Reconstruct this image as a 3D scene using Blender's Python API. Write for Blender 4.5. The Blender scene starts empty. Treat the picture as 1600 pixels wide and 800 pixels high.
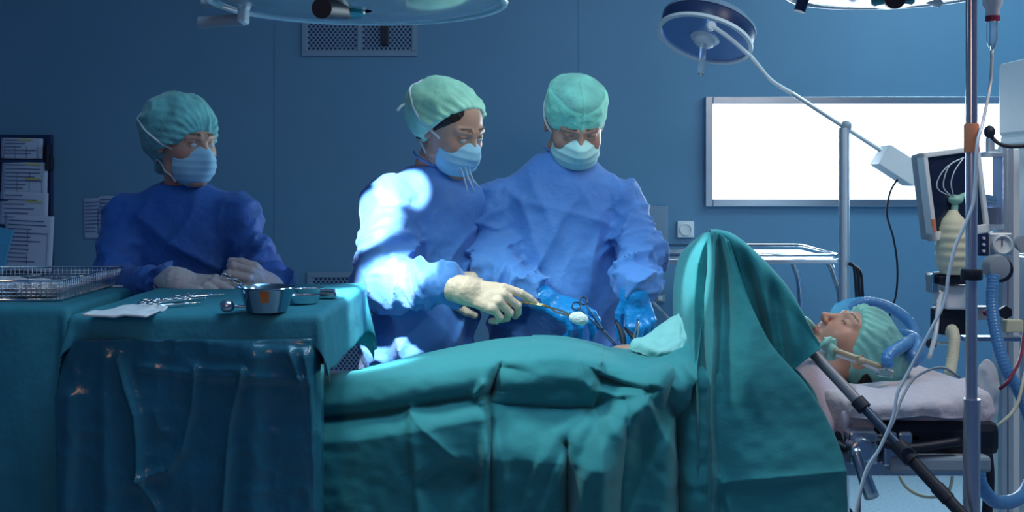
import bpy, bmesh, math, random
import numpy as np
from mathutils import Vector, Matrix
random.seed(7)
C = bpy.context.scene.collection
sc = bpy.context.scene
PI = math.pi
F, H = 1716.0, 1.40          # focal length in pixels of a 1600 px frame, eye height

def at(px, py, Y):
    """a point of the room at depth Y metres seen at pixel px, py"""
    return np.array([(px - 800.0) / F * Y, Y, H - (py - 280.0) / F * Y])

# ------------------------------------------------------------------ camera
cam_data = bpy.data.cameras.new('camera')
cam = bpy.data.objects.new('camera', cam_data)
C.objects.link(cam)
cam.location = (0, 0, H)
cam.rotation_euler = (PI / 2, 0, 0)
cam_data.sensor_width = 36.0
cam_data.lens = 36.0 * F / 1600.0
cam_data.shift_y = -120.0 / 1600.0
cam_data.clip_start = 0.05
sc.camera = cam
# ------------------------------------------------------------------ light and exposure
sc.view_settings.view_transform = 'Standard'
sc.view_settings.look = 'None'
sc.view_settings.exposure = 0.0
sc.view_settings.gamma = 1.0
sc.view_settings.use_curve_mapping = False
w = bpy.data.worlds.new('world'); sc.world = w; w.use_nodes = True
bg = w.node_tree.nodes['Background']
bg.inputs[0].default_value = (0.07, 0.26, 0.80, 1)
bg.inputs[1].default_value = 0.19

def light(name, kind, loc, target, energy, color, size=0.1, size_y=None, angle=None, blend=0.3):
    d = bpy.data.lights.new(name, kind)
    d.energy = energy; d.color = color
    if kind == 'AREA':
        d.shape = 'RECTANGLE'; d.size = size; d.size_y = size_y or size
    else:
        d.shadow_soft_size = size
    if kind == 'SPOT':
        d.spot_size = math.radians(angle); d.spot_blend = blend
    o = bpy.data.objects.new(name, d); C.objects.link(o)
    o.location = loc
    o.rotation_euler = (Vector(target) - Vector(loc)).to_track_quat('-Z', 'Y').to_euler()
    return o
# operating lamp over the surgical field: a narrow hard beam and its softer spill
LAMP_A = (-0.345, 2.47, 1.80)
LAMP_B = (0.815, 2.35, 1.805)
light('operating_lamp_beam_shoulder', 'SPOT', (-0.50, 2.36, 1.74), (-0.285, 2.97, 1.355), 170, (0.85, 0.94, 1.0), 0.012, angle=11, blend=0.15)
light('operating_lamp_beam_sleeve', 'SPOT', (-0.54, 2.33, 1.74), (-0.365, 2.92, 1.25), 190, (0.85, 0.94, 1.0), 0.012, angle=15, blend=0.15)
light('operating_lamp_beam_forearm', 'SPOT', (-0.44, 2.25, 1.74), (-0.245, 2.78, 1.13), 120, (0.85, 0.94, 1.0), 0.012, angle=12, blend=0.4)
light('operating_lamp_beam_waist', 'SPOT', (-0.30, 2.16, 1.74), (-0.325, 2.93, 0.925), 260, (0.80, 0.94, 1.0), 0.02, angle=12, blend=0.6)
light('operating_lamp_beam_table', 'SPOT', (-0.30, 2.40, 1.74), (-0.345, 2.52, 1.08), 110, (0.75, 0.95, 1.0), 0.03, angle=22, blend=0.6)
light('operating_lamp_beam_screen', 'SPOT', (-0.06, 2.47, 1.74), (0.40, 2.52, 1.22), 45, (0.75, 0.97, 1.0), 0.02, angle=13, blend=0.4)
light('operating_lamp_spill', 'SPOT', (LAMP_A[0], LAMP_A[1], 1.70), (0.05, 2.58, 1.0), 24, (0.66, 0.97, 0.95), 0.12, angle=74, blend=0.5)
light('second_lamp_beam', 'SPOT', (LAMP_B[0] - .05, LAMP_B[1] + .07, 1.72), (0.25, 2.65, 1.0), 12, (0.66, 0.92, 1.0), 0.10, angle=48, blend=0.7)
# unseen overhead fill lights added to brighten the scene
light('added_fill_front', 'AREA', (0.1, 1.75, 2.80), (0.1, 2.1, 0.9), 15, (0.34, 0.64, 1.0), 1.2, 0.6)  # unseen overhead fill, added to shade the cloth folds from above
light('added_fill_right', 'AREA', (2.3, 4.2, 2.80), (1.9, 4.6, 1.2), 19, (0.58, 0.86, 0.90), 1.2, 0.5)  # added out of view so the back wall brightens towards the right
light('added_fill_head_end', 'AREA', (1.75, 2.0, 2.80), (0.8, 2.7, 1.1), 20, (1.0, 0.86, 0.76), 0.6, 0.6)  # unseen warm fill added to light the patient's face
light('added_fill_centre', 'AREA', (0.3, 2.0, 2.80), (0.2, 2.9, 1.2), 7, (0.75, 1.0, 0.90), 0.5, 0.5)  # unseen fill added for cap tops, shoulders and drape; has no fitting
light('daylight_through_window', 'AREA', (1.80, 5.30, 1.54), (1.6, 3.5, 1.2), 34, (0.70, 0.88, 1.0), 1.6, 0.5)
light('warm_light_behind_camera', 'AREA', (-0.5, -0.5, 1.9), (-0.2, 2.4, 1.1), 5, (1.0, 0.55, 0.25), 0.30, 0.5)  # unseen warm source behind the camera, inferred from orange glints; no corridor known

# ------------------------------------------------------------------ materials
def mat(name, color, rough=0.5, metal=0.0, bump=0.0, bscale=60.0, var=0.0, vscale=6.0, trans=0.0, alpha=1.0,
        emit=0.0, ecol=None, coat=0.0, sheen=0.0, sub=0.0, vcol=False, stretch=(1, 1, 1), ior=1.45, spec=None, bump2=0.0, b2scale=8.0):
    m = bpy.data.materials.new(name); m.use_nodes = True
    nt = m.node_tree; b = nt.nodes['Principled BSDF']
    b.inputs['Base Color'].default_value = (*color, 1)
    b.inputs['Roughness'].default_value = rough
    b.inputs['Metallic'].default_value = metal
    b.inputs['Transmission Weight'].default_value = trans
    b.inputs['Alpha'].default_value = alpha
    b.inputs['Coat Weight'].default_value = coat
    b.inputs['Coat Roughness'].default_value = 0.12
    b.inputs['Sheen Weight'].default_value = sheen
    b.inputs['Subsurface Weight'].default_value = sub
    b.inputs['Subsurface Radius'].default_value = (0.012, 0.005, 0.003)
    b.inputs['IOR'].default_value = ior
    if spec is not None: b.inputs['Specular IOR Level'].default_value = spec
    if emit:
        b.inputs['Emission Strength'].default_value = emit
        b.inputs['Emission Color'].default_value = (*(ecol or color), 1)
    tc = nt.nodes.new('ShaderNodeTexCoord'); mp = nt.nodes.new('ShaderNodeMapping')
    mp.inputs['Scale'].default_value = stretch
    nt.links.new(tc.outputs['Object'], mp.inputs['Vector'])
    src = None
    if vcol:
        a = nt.nodes.new('ShaderNodeVertexColor'); a.layer_name = 'Col'; src = a.outputs['Color']
    if var:
        n = nt.nodes.new('ShaderNodeTexNoise'); n.inputs['Scale'].default_value = vscale; n.inputs['Detail'].default_value = 5
        nt.links.new(mp.outputs['Vector'], n.inputs['Vector'])
        mr = nt.nodes.new('ShaderNodeMapRange')
        mr.inputs['To Min'].default_value = 1 - var; mr.inputs['To Max'].default_value = 1 + var
        mr.inputs['From Min'].default_value = 0.25; mr.inputs['From Max'].default_value = 0.75
        nt.links.new(n.outputs['Fac'], mr.inputs['Value'])
        mx = nt.nodes.new('ShaderNodeVectorMath'); mx.operation = 'MULTIPLY'
        if src: nt.links.new(src, mx.inputs[0])
        else: mx.inputs[0].default_value = color
        nt.links.new(mr.outputs['Result'], mx.inputs[1])
        src = mx.outputs['Vector']
    if src: nt.links.new(src, b.inputs['Base Color'])
    last = None
    for s, k in ((bump, bscale), (bump2, b2scale)):
        if not s: continue
        n = nt.nodes.new('ShaderNodeTexNoise'); n.inputs['Scale'].default_value = k; n.inputs['Detail'].default_value = 6
        nt.links.new(mp.outputs['Vector'], n.inputs['Vector'])
        bp = nt.nodes.new('ShaderNodeBump'); bp.inputs['Strength'].default_value = s; bp.inputs['Distance'].default_value = 0.6 / k
        nt.links.new(n.outputs['Fac'], bp.inputs['Height'])
        if last: nt.links.new(last, bp.inputs['Normal'])
        last = bp.outputs['Normal']
    if last: nt.links.new(last, b.inputs['Normal'])
    return m

M = {}
M['wall'] = mat('wall_paint', (0.116, 0.275, 0.445), 0.55, var=0.05, vscale=2.0, bump=0.05, bscale=180)
M['floor'] = mat('floor_vinyl', (0.30, 0.42, 0.50), 0.35, var=0.22, vscale=70)
M['ceiling'] = mat('ceiling_paint', (0.5, 0.6, 0.68), 0.8, var=0.03)
M['steel'] = mat('brushed_steel', (0.55, 0.62, 0.70), 0.28, 1.0, bump=0.05, bscale=90, stretch=(1, 1, 12))
M['chrome'] = mat('chrome', (0.72, 0.76, 0.80), 0.12, 1.0, var=0.05)
M['copper_pole'] = mat('polished_pole', (0.66, 0.62, 0.68), 0.20, 0.82, var=0.05)
M['rod_grey'] = mat('grey_rod_enamel', (0.24, 0.24, 0.27), 0.4, 0.3, var=0.05)
M['rod_dark'] = mat('dark_rod_metal', (0.05, 0.08, 0.13), 0.35, 0.6, var=0.05)
M['alu'] = mat('anodised_aluminium', (0.62, 0.70, 0.76), 0.38, 0.7, var=0.04)
M['white_paint'] = mat('white_enamel', (0.74, 0.82, 0.86), 0.4, var=0.04, coat=0.2)
M['grey_plastic'] = mat('grey_plastic', (0.30, 0.37, 0.44), 0.45, var=0.04)
M['black'] = mat('black_rubber', (0.010, 0.014, 0.028), 0.5, var=0.1)
M['dark_blue'] = mat('dark_blue_enamel', (0.015, 0.035, 0.12), 0.35, var=0.05)
M['window'] = mat('bright_window_glass', (1, 1, 1), 0.6, emit=2.6, ecol=(0.93, 0.98, 1.0), var=0.01)
M['drape'] = mat('teal_nonwoven', (0.024, 0.245, 0.270), 0.78, var=0.05, vscale=14, bump=0.25, bscale=420, stretch=(1, 1, 2.2), sheen=0.15, bump2=0.08, b2scale=26)
M['drape_table'] = mat('teal_table_cloth', (0.028, 0.235, 0.31), 0.75, var=0.05, vscale=14, bump=0.2, bscale=420, bump2=0.15, b2scale=20)
M['plastic_film'] = mat('blue_plastic_film', (0.020, 0.130, 0.200), 0.22, var=0.12, vscale=5, bump=0.10, bscale=14, coat=0.25, bump2=0.16, b2scale=45)
M['towel'] = mat('mint_towel', (0.30, 0.62, 0.60), 0.8, var=0.08, vscale=30, bump=0.3, bscale=200)
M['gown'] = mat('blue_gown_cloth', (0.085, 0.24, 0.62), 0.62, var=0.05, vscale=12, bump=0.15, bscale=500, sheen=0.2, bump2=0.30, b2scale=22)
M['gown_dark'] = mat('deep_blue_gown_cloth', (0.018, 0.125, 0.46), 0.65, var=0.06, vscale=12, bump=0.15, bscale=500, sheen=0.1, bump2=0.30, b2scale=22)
M['cap'] = mat('green_cap_gauze', (0.22, 0.60, 0.52), 0.75, var=0.10, vscale=28, bump=0.4, bscale=60, vcol=True, sheen=0.2)
M['mask'] = mat('mask_nonwoven', (0.40, 0.74, 0.92), 0.75, var=0.04, vscale=30, bump=0.12, bscale=220)
M['mask_mint'] = mat('mint_mask_nonwoven', (0.55, 0.90, 0.84), 0.75, var=0.04, vscale=30, bump=0.12, bscale=220)
M['strap'] = mat('white_tape', (0.72, 0.78, 0.82), 0.7, var=0.05)
M['skin'] = mat('skin', (0.5, 0.27, 0.18), 0.45, vcol=True, sub=0.12, bump=0.12, bscale=260, var=0.06, vscale=40)
M['hair'] = mat('dark_hair', (0.012, 0.008, 0.008), 0.4, bump=0.7, bscale=90, stretch=(1, 5, 1), var=0.2)
M['eye'] = mat('eye_white', (0.7, 0.68, 0.66), 0.15, var=0.02)
M['iris'] = mat('dark_iris', (0.03, 0.015, 0.01), 0.1, var=0.1)
M['glove_white'] = mat('white_latex', (0.55, 0.58, 0.62), 0.45, bump=0.35, bscale=110, var=0.05, vscale=30, sub=0.05)
M['glove_cream'] = mat('cream_latex', (0.88, 0.58, 0.42), 0.42, bump=0.4, bscale=110, var=0.07, vscale=25, sub=0.05)
M['glove_blue'] = mat('blue_nitrile', (0.010, 0.24, 0.62), 0.28, bump=0.35, bscale=110, var=0.08, vscale=30, coat=0.3)
M['sponge'] = mat('gauze_sponge', (0.82, 0.80, 0.78), 0.9, bump=0.7, bscale=160, var=0.08, vscale=60)
M['paper'] = mat('paper', (0.50, 0.60, 0.78), 0.8, var=0.03)
M['paper_dim'] = mat('pinned_paper', (0.36, 0.48, 0.70), 0.8, var=0.05)
M['ink'] = mat('grey_ink', (0.10, 0.15, 0.30), 0.8, var=0.2)
M['yellow'] = mat('yellow_marker', (0.55, 0.50, 0.16), 0.7, var=0.1)
M['vent'] = mat('vent_enamel', (0.20, 0.31, 0.44), 0.45, var=0.03)
M['hole'] = mat('painted_hole_shade', (0.012, 0.04, 0.12), 0.8, var=0.1)
M['linen'] = mat('pale_linen', (0.62, 0.58, 0.64), 0.8, var=0.08, vscale=10, bump=0.2, bscale=300, bump2=0.4, b2scale=14)
M['pink_linen'] = mat('pinkish_gown_cloth', (0.62, 0.56, 0.68), 0.8, var=0.06, vscale=10, bump=0.2, bscale=300, bump2=0.3, b2scale=14)
M['hose_blue'] = mat('blue_hose', (0.08, 0.27, 0.58), 0.35, var=0.06, coat=0.2)
M['hose_cream'] = mat('cream_rubber', (0.72, 0.74, 0.55), 0.5, var=0.07, vscale=20)
M['foam_blue'] = mat('bright_blue_foam', (0.07, 0.42, 0.72), 0.6, var=0.05)
M['clear'] = mat('clear_plastic', (0.75, 0.85, 0.90), 0.08, trans=0.85, ior=1.3, var=0.02)
M['clear_blue'] = mat('bluish_glass', (0.55, 0.70, 0.88), 0.06, trans=0.85, ior=1.04, var=0.05)
M['amber'] = mat('amber_plastic', (0.72, 0.60, 0.42), 0.2, trans=0.45, var=0.05)
M['mint_plastic'] = mat('mint_plastic', (0.30, 0.62, 0.52), 0.4, var=0.05)
M['orange'] = mat('orange_sticker', (0.75, 0.25, 0.12), 0.5, var=0.1)
M['red'] = mat('dark_red_rubber', (0.22, 0.02, 0.06), 0.4, var=0.1)
M['tube_white'] = mat('pale_tubing', (0.66, 0.74, 0.80), 0.25, var=0.03, coat=0.3)
M['tube_grey'] = mat('grey_tubing', (0.25, 0.30, 0.36), 0.4, var=0.03)
M['screen'] = mat('dark_screen', (0.010, 0.016, 0.05), 0.10, var=0.05, coat=0.5)
M['copper_reflect'] = mat('painted_orange_reflection', (0.55, 0.20, 0.05), 0.25, var=0.15, vscale=40)  # orange reflection of the bowl, put in as a colour
M['bowl'] = mat('steel_bowl', (0.22, 0.36, 0.46), 0.17, 1.0, var=0.05)
M['lampglass'] = mat('lamp_glass', (0.50, 0.56, 0.62), 0.10, var=0.05, coat=0.6)
M['teal_ring'] = mat('teal_plastic', (0.02, 0.33, 0.38), 0.3, var=0.05)
M['mirror_blue'] = mat('blue_reflector', (0.35, 0.50, 0.80), 0.25, 0.9, var=0.1, vscale=12)

# ------------------------------------------------------------------ object helpers
def tag(o, label=None, cat=None, group=None, kind=None):
    if label: o['label'] = label
    if cat: o['category'] = cat
    if group: o['group'] = group
    if kind: o['kind'] = kind
    return o

def empty(name, loc, label, cat, group=None):
    o = bpy.data.objects.new(name, None); C.objects.link(o)
    o.location = tuple(float(v) for v in loc); o.empty_display_size = 0.05
    return tag(o, label, cat, group)

def link_mesh(name, verts, faces, material, parent=None, smooth=True, colors=None, bevel=0, sub=0, mats=None, fmat=None):
    me = bpy.data.meshes.new(name)
    verts = np.asarray(verts, dtype=np.float64)
    me.from_pydata(verts.tolist() if len(verts) < 40000 else verts, [], faces.tolist() if isinstance(faces, np.ndarray) else faces)
    me.materials.append(material)
    for m_ in (mats or []): me.materials.append(m_)
    if fmat is not None: me.polygons.foreach_set('material_index', np.asarray(fmat, dtype=np.int32))
    me.polygons.foreach_set('use_smooth', [bool(smooth)] * len(me.polygons))
    if colors is not None:
        ca = me.color_attributes.new('Col', 'FLOAT_COLOR', 'POINT')
        cc = np.ones((len(verts), 4), dtype=np.float32); cc[:, :3] = colors
        ca.data.foreach_set('color', cc.ravel())
    me.update()
    o = bpy.data.objects.new(name, me); C.objects.link(o)
    if parent is not None:
        o.parent = parent
        o.matrix_parent_inverse = Matrix.Translation(-wloc(parent))
    if bevel:
        b = o.modifiers.new('bevel', 'BEVEL'); b.width = bevel; b.segments = 2; b.limit_method = 'ANGLE'
    if sub:
        s = o.modifiers.new('sub', 'SUBSURF'); s.levels = sub; s.render_levels = sub
    return o

def wloc(o):
    v = Vector((0, 0, 0))
    while o is not None:
        v = v + Vector(o.location)
        if o.parent is not None: v = v + o.matrix_parent_inverse.to_translation()
        o = o.parent
    return v

class MB:
    """collects shapes into ONE mesh, world coordinates"""
    def __init__(s): s.v = []; s.f = []
    def add(s, v, f):
        n = len(s.v); s.v += [tuple(map(float, p)) for p in v]; s.f += [[i + n for i in q] for q in f]; return s
    def box(s, c, size, rot=None):
        c = np.array(c, float); h = np.array(size, float) / 2
        R = np.eye(3) if rot is None else np.array(rot)
        v = [c + R @ (np.array([x, y, z]) * h) for x in (-1, 1) for y in (-1, 1) for z in (-1, 1)]
        return s.add(v, [[0, 1, 3, 2], [4, 6, 7, 5], [0, 4, 5, 1], [2, 3, 7, 6], [0, 2, 6, 4], [1, 5, 7, 3]])
    def lathe(s, c, axis, prof, n=32, cap=True):
        """prof: list of (radius, distance along axis)"""
        ax = np.array(axis, float); ax /= np.linalg.norm(ax)
        t = np.array([1, 0, 0]) if abs(ax[0]) < .8 else np.array([0, 1, 0])
        u = np.cross(ax, t); u /= np.linalg.norm(u); w_ = np.cross(ax, u); c = np.array(c, float)
        v = []; f = []
        for r, h in prof:
            for k in range(n):
                a = 2 * PI * k / n
                v.append(c + ax * h + (u * math.cos(a) + w_ * math.sin(a)) * r)
        for i in range(len(prof) - 1):
            for k in range(n):
                f.append([i * n + k, i * n + (k + 1) % n, (i + 1) * n + (k + 1) % n, (i + 1) * n + k])
        if cap:
            f.append(list(range(n))[::-1]); f.append([(len(prof) - 1) * n + k for k in range(n)])
        return s.add(v, f)
    def cyl(s, a, b, r, n=20, r2=None):
        a = np.array(a, float); b = np.array(b, float); L = np.linalg.norm(b - a)
        return s.lathe(a, b - a, [(r, 0), (r if r2 is None else r2, L)], n)
    def ball(s, c, r, n=16, sc_=(1, 1, 1)):
        v = []; f = []; m = n // 2; c = np.array(c, float)
        for i in range(m + 1):
            th = PI * i / m
            for k in range(n):
                a = 2 * PI * k / n
                v.append(c + r * np.array([math.sin(th) * math.cos(a) * sc_[0], math.sin(th) * math.sin(a) * sc_[1], math.cos(th) * sc_[2]]))
        for i in range(m):
            for k in range(n): f.append([i * n + k, (i + 1) * n + k, (i + 1) * n + (k + 1) % n, i * n + (k + 1) % n])
        return s.add(v, f)
    def tube(s, pts, r, n=10, step=0.012, rib=0, period=0.008, flat=1.0, smooth=True):
        P = crm(pts, step) if smooth else np.array(pts, float)
        if np.isscalar(r): R = np.full(len(P), float(r))
        else: R = np.interp(np.linspace(0, 1, len(P)), np.linspace(0, 1, len(r)), r)
        d = np.gradient(P, axis=0); d /= np.linalg.norm(d, axis=1)[:, None] + 1e-12
        s_ = np.concatenate([[0], np.cumsum(np.linalg.norm(np.diff(P, axis=0), axis=1))])
        if rib: R = R * (1 + rib * np.sin(s_ / period * 2 * PI))
        u = np.cross(d[0], [0, 0, 1]);
        if np.linalg.norm(u) < .1: u = np.cross(d[0], [1, 0, 0])
        u /= np.linalg.norm(u); v = []; f = []
        for i in range(len(P)):
            u = u - d[i] * np.dot(u, d[i]); u /= np.linalg.norm(u); w_ = np.cross(d[i], u)
            for k in range(n):
                a = 2 * PI * k / n
                v.append(P[i] + (u * math.cos(a) * flat + w_ * math.sin(a)) * R[i])
        for i in range(len(P) - 1):
            for k in range(n): f.append([i * n + k, i * n + (k + 1) % n, (i + 1) * n + (k + 1) % n, (i + 1) * n + k])
        f.append(list(range(n))[::-1]); f.append([(len(P) - 1) * n + k for k in range(n)])
        return s.add(v, f)
    def build(s, name, material, parent=None, smooth=False, bevel=0, **k):
        o = link_mesh(name, s.v, s.f, M[material] if isinstance(material, str) else material, parent, smooth, bevel=bevel, **k)
        if smooth == 'auto':
            o.data.polygons.foreach_set('use_smooth', [True] * len(o.data.polygons))
            try: o.data.set_sharp_from_angle(angle=math.radians(35))
            except Exception: pass
        return o

def crm(pts, step=0.012):
    P = np.array(pts, float)
    if len(P) == 2:
        n = max(2, int(np.linalg.norm(P[1] - P[0]) / step)); t = np.linspace(0, 1, n)[:, None]
        return P[0] * (1 - t) + P[1] * t
    Q = np.vstack([2 * P[0] - P[1], P, 2 * P[-1] - P[-2]]); out = []
    for i in range(1, len(Q) - 2):
        n = max(2, int(np.linalg.norm(Q[i + 1] - Q[i]) / step)); t = np.linspace(0, 1, n, endpoint=False)[:, None]
        a, b, c, d = Q[i - 1], Q[i], Q[i + 1], Q[i + 2]
        out.append(.5 * (2 * b + (c - a) * t + (2 * a - 5 * b + 4 * c - d) * t ** 2 + (3 * b - a - 3 * c + d) * t ** 3))
    out.append(Q[-2][None]); return np.vstack(out)

def cr_resample(G, n, axis):
    """Catmull-Rom resample of a control grid along an axis to n samples"""
    G = np.moveaxis(np.asarray(G, float), axis, 0); m = len(G)
    Q = np.concatenate([(2 * G[0] - G[1])[None], G, (2 * G[-1] - G[-2])[None]])
    s = np.linspace(0, m - 1, n); i = np.minimum(s.astype(int), m - 2); t = (s - i).reshape(-1, *([1] * (G.ndim - 1)))
    a, b, c, d = Q[i], Q[i + 1], Q[i + 2], Q[i + 3]
    out = .5 * (2 * b + (c - a) * t + (2 * a - 5 * b + 4 * c - d) * t ** 2 + (3 * b - a - 3 * c + d) * t ** 3)
    return np.moveaxis(out, 0, axis)

def grid_faces(nu, nv):
    i, j = np.meshgrid(np.arange(nu - 1), np.arange(nv - 1), indexing='ij')
    a = (i * nv + j).ravel()
    return np.stack([a, a + nv, a + nv + 1, a + 1], 1)

def sheet(name, V, material, parent=None, thick=0.0012, flip=False):
    """a cloth sheet from an (nu, nv, 3) array of points, given a real thickness"""
    nu, nv = V.shape[:2]; f = grid_faces(nu, nv)
    if flip: f = f[:, ::-1]
    o = link_mesh(name, V.reshape(-1, 3), f, M[material], parent, True)
    if thick:
        s = o.modifiers.new('thick', 'SOLIDIFY'); s.thickness = thick; s.offset = -1
    return o

# ------------------------------------------------------------------ noise
def _hash(ix, iy, iz, seed):
    h = (ix.astype(np.int64) * 374761393 + iy.astype(np.int64) * 668265263 + iz.astype(np.int64) * 1274126177 + seed * 974711) & 0xffffffff
    h = ((h ^ (h >> 13)) * 1274126177) & 0xffffffff
    h = (h ^ (h >> 16)) & 0xffff
    return h.astype(np.float32) / 65535.0
def vnoise(x, y, z, seed=0):
    x = np.asarray(x, np.float32); y = np.broadcast_to(np.asarray(y, np.float32), x.shape); z = np.broadcast_to(np.asarray(z, np.float32), x.shape)
    xi, yi, zi = np.floor(x), np.floor(y), np.floor(z); fx, fy, fz = x - xi, y - yi, z - zi
    fx = fx * fx * (3 - 2 * fx); fy = fy * fy * (3 - 2 * fy); fz = fz * fz * (3 - 2 * fz); r = 0
    for dx in (0, 1):
        for dy in (0, 1):
            for dz in (0, 1):
                r = r + _hash(xi + dx, yi + dy, zi + dz, seed) * (fx if dx else 1 - fx) * (fy if dy else 1 - fy) * (fz if dz else 1 - fz)
    return r * 2 - 1
def ridge(x, y, z, seed=0): return 1 - 2 * np.abs(vnoise(x, y, z, seed))

# ------------------------------------------------------------------ signed distance shapes
def V3(a): return np.array(a, np.float32)
def smin(a, b, k):
    h = np.clip(.5 + .5 * (b - a) / k, 0, 1); return b * (1 - h) + a * h - k * h * (1 - h)
def smax(a, b, k): return -smin(-a, -b, k)
def rcap(P, a, b, r1, r2=None):
    r2 = r1 if r2 is None else r2; a = V3(a); b = V3(b); ba = b - a
    t = np.clip(((P - a) @ ba) / (ba @ ba + 1e-12), 0, 1)
    return np.linalg.norm(P - a - t[:, None] * ba, axis=1) - (r1 + (r2 - r1) * t)
def ell(P, c, r, R=None):
    q = P - V3(c)
    if R is not None: q = q @ V3(R)
    r = V3(r); k0 = np.linalg.norm(q / r, axis=1); k1 = np.linalg.norm(q / (r * r), axis=1)
    return k0 * (k0 - 1) / (k1 + 1e-9)
def loft(P, levels, ax=2, rot=0.0):
    """levels: rows (h, c1, c2, a, b): elliptical sections along an axis (2: z, 0: x)"""
    L = np.array(sorted(levels), float); h = P[:, ax]
    o = [i for i in range(3) if i != ax]
    hh = np.linspace(L[0, 0], L[-1, 0], 200); Ls = np.stack([np.interp(hh, L[:, 0], L[:, k]) for k in range(1, 5)], 1)
    ker = np.ones(9) / 9; Ls = np.stack([np.convolve(np.pad(Ls[:, k], 4, 'edge'), ker, 'valid') for k in range(4)], 1)
    c1, c2, a, b = [np.interp(h, hh, Ls[:, k]).astype(np.float32) for k in range(4)]
    x = P[:, o[0]] - c1; y = P[:, o[1]] - c2
    if rot: x, y = x * math.cos(rot) + y * math.sin(rot), -x * math.sin(rot) + y * math.cos(rot)
    q = np.sqrt((x / a) ** 2 + (y / b) ** 2)
    d = (q - 1) * np.minimum(a, b)
    return smax(d, np.maximum(L[0, 0] - h, h - L[-1, 0]), 0.02)

def axis(lo, hi, coarse, fine=(), ):
    """grid coordinates with step coarse, finer inside each (a, b, step) of fine"""
    out = []; x = lo
    while x < hi + coarse:
        out.append(x); s = coarse
        for a, b, st in fine:
            if a - s * .5 <= x <= b: s = min(s, st)
        x += s
    return np.array(out, np.float32)

def surf(f, ax, ay, az, blk=4):
    """surface nets on a (possibly uneven) grid; far blocks are skipped"""
    nx, ny, nz = len(ax), len(ay), len(az)
    bx = np.arange(0, nx, blk); by = np.arange(0, ny, blk); bz = np.arange(0, nz, blk)
    def mid(a, b): e = np.minimum(b + blk, len(a) - 1); return (a[b] + a[e]) / 2, (a[e] - a[b]) / 2
    mx, hx = mid(ax, bx); my, hy = mid(ay, by); mz, hz = mid(az, bz)
    G = np.stack(np.meshgrid(mx, my, mz, indexing='ij'), -1).reshape(-1, 3).astype(np.float32)
    D = np.sqrt(hx[:, None, None] ** 2 + hy[None, :, None] ** 2 + hz[None, None, :] ** 2)
    fc = f(G).reshape(D.shape)
    near = np.abs(fc) < D * 2.2 + 0.012
    ix = np.arange(nx) // blk; iy = np.arange(ny) // blk; iz = np.arange(nz) // blk
    Fv = fc[np.ix_(ix, iy, iz)].astype(np.float32)
    nm = near[np.ix_(ix, iy, iz)]
    I = np.argwhere(nm)
    Pn = np.stack([ax[I[:, 0]], ay[I[:, 1]], az[I[:, 2]]], 1).astype(np.float32)
    vals = np.empty(len(Pn), np.float32)
    for s in range(0, len(Pn), 400000): vals[s:s + 400000] = f(Pn[s:s + 400000])
    Fv[nm] = vals
    for sl in ((0, 'x'), (-1, 'x')): Fv[sl[0]] = np.maximum(Fv[sl[0]], .001)
    Fv[:, 0] = np.maximum(Fv[:, 0], .001); Fv[:, -1] = np.maximum(Fv[:, -1], .001)
    Fv[:, :, 0] = np.maximum(Fv[:, :, 0], .001); Fv[:, :, -1] = np.maximum(Fv[:, :, -1], .001)
    ins = Fv < 0
    cnt = np.zeros((nx - 1, ny - 1, nz - 1), np.int8)
    for dx in (0, 1):
        for dy in (0, 1):
            for dz in (0, 1): cnt += ins[dx:nx - 1 + dx, dy:ny - 1 + dy, dz:nz - 1 + dz]
    act = (cnt > 0) & (cnt < 8)
    A = np.argwhere(act); ids = np.full(act.shape, -1, np.int32); ids[act] = np.arange(len(A))
    acc = np.zeros((len(A), 3)); num = np.zeros(len(A))
    cs = [(dx, dy, dz) for dx in (0, 1) for dy in (0, 1) for dz in (0, 1)]
    val = {c: Fv[A[:, 0] + c[0], A[:, 1] + c[1], A[:, 2] + c[2]] for c in cs}
    pos = {c: np.stack([ax[A[:, 0] + c[0]], ay[A[:, 1] + c[1]], az[A[:, 2] + c[2]]], 1) for c in cs}
    for c in cs:
        for k in range(3):
            if c[k] == 0:
                e = list(c); e[k] = 1; e = tuple(e)
                v0, v1 = val[c], val[e]; m = (v0 < 0) != (v1 < 0)
                t = np.where(m, v0 / np.where(m, v0 - v1, 1), 0)[:, None]
                acc += np.where(m[:, None], pos[c] * (1 - t) + pos[e] * t, 0); num += m
    V = acc / num[:, None]
    faces = []
    for k in range(3):
        sl0 = [slice(1, None)] * 3; sl0[k] = slice(0, -1); sl1 = [slice(1, None)] * 3; sl1[k] = slice(1, None)
        a_ = ins[tuple(sl0)]; b_ = ins[tuple(sl1)]
        E = np.argwhere(a_ != b_)
        if not len(E): continue
        o = [i for i in range(3) if i != k]; base = E.copy()
        for q in o: base[:, q] += 1
        base_ok = np.ones(len(E), bool)
        for q in o: base_ok &= (base[:, q] < act.shape[q])
        E = E[base_ok]; base = base[base_ok]
        def cid(d1, d2):
            c = base.copy(); c[:, o[0]] -= d1; c[:, o[1]] -= d2; return ids[c[:, 0], c[:, 1], c[:, 2]]
        q = np.stack([cid(1, 1), cid(0, 1), cid(0, 0), cid(1, 0)], 1)
        aa = a_[E[:, 0], E[:, 1], E[:, 2]]
        fl = aa if k != 1 else ~aa
        q[~fl] = q[~fl][:, ::-1]
        faces.append(q)
    Fc = np.concatenate(faces); Fc = Fc[(Fc >= 0).all(1)]
    return V, Fc

def sdf_obj(name, f, lo, hi, step, material, parent=None, fine=((), (), ()), color=None, smooth_it=0):
    ax_ = [axis(lo[i], hi[i], step, fine[i]) for i in range(3)]
    V, Fc = surf(f, *ax_)
    o = link_mesh(name, V, Fc, M[material], parent, True, colors=None if color is None else color(V))
    if smooth_it:
        s = o.modifiers.new('smooth', 'SMOOTH'); s.factor = .5; s.iterations = smooth_it
    return o
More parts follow.
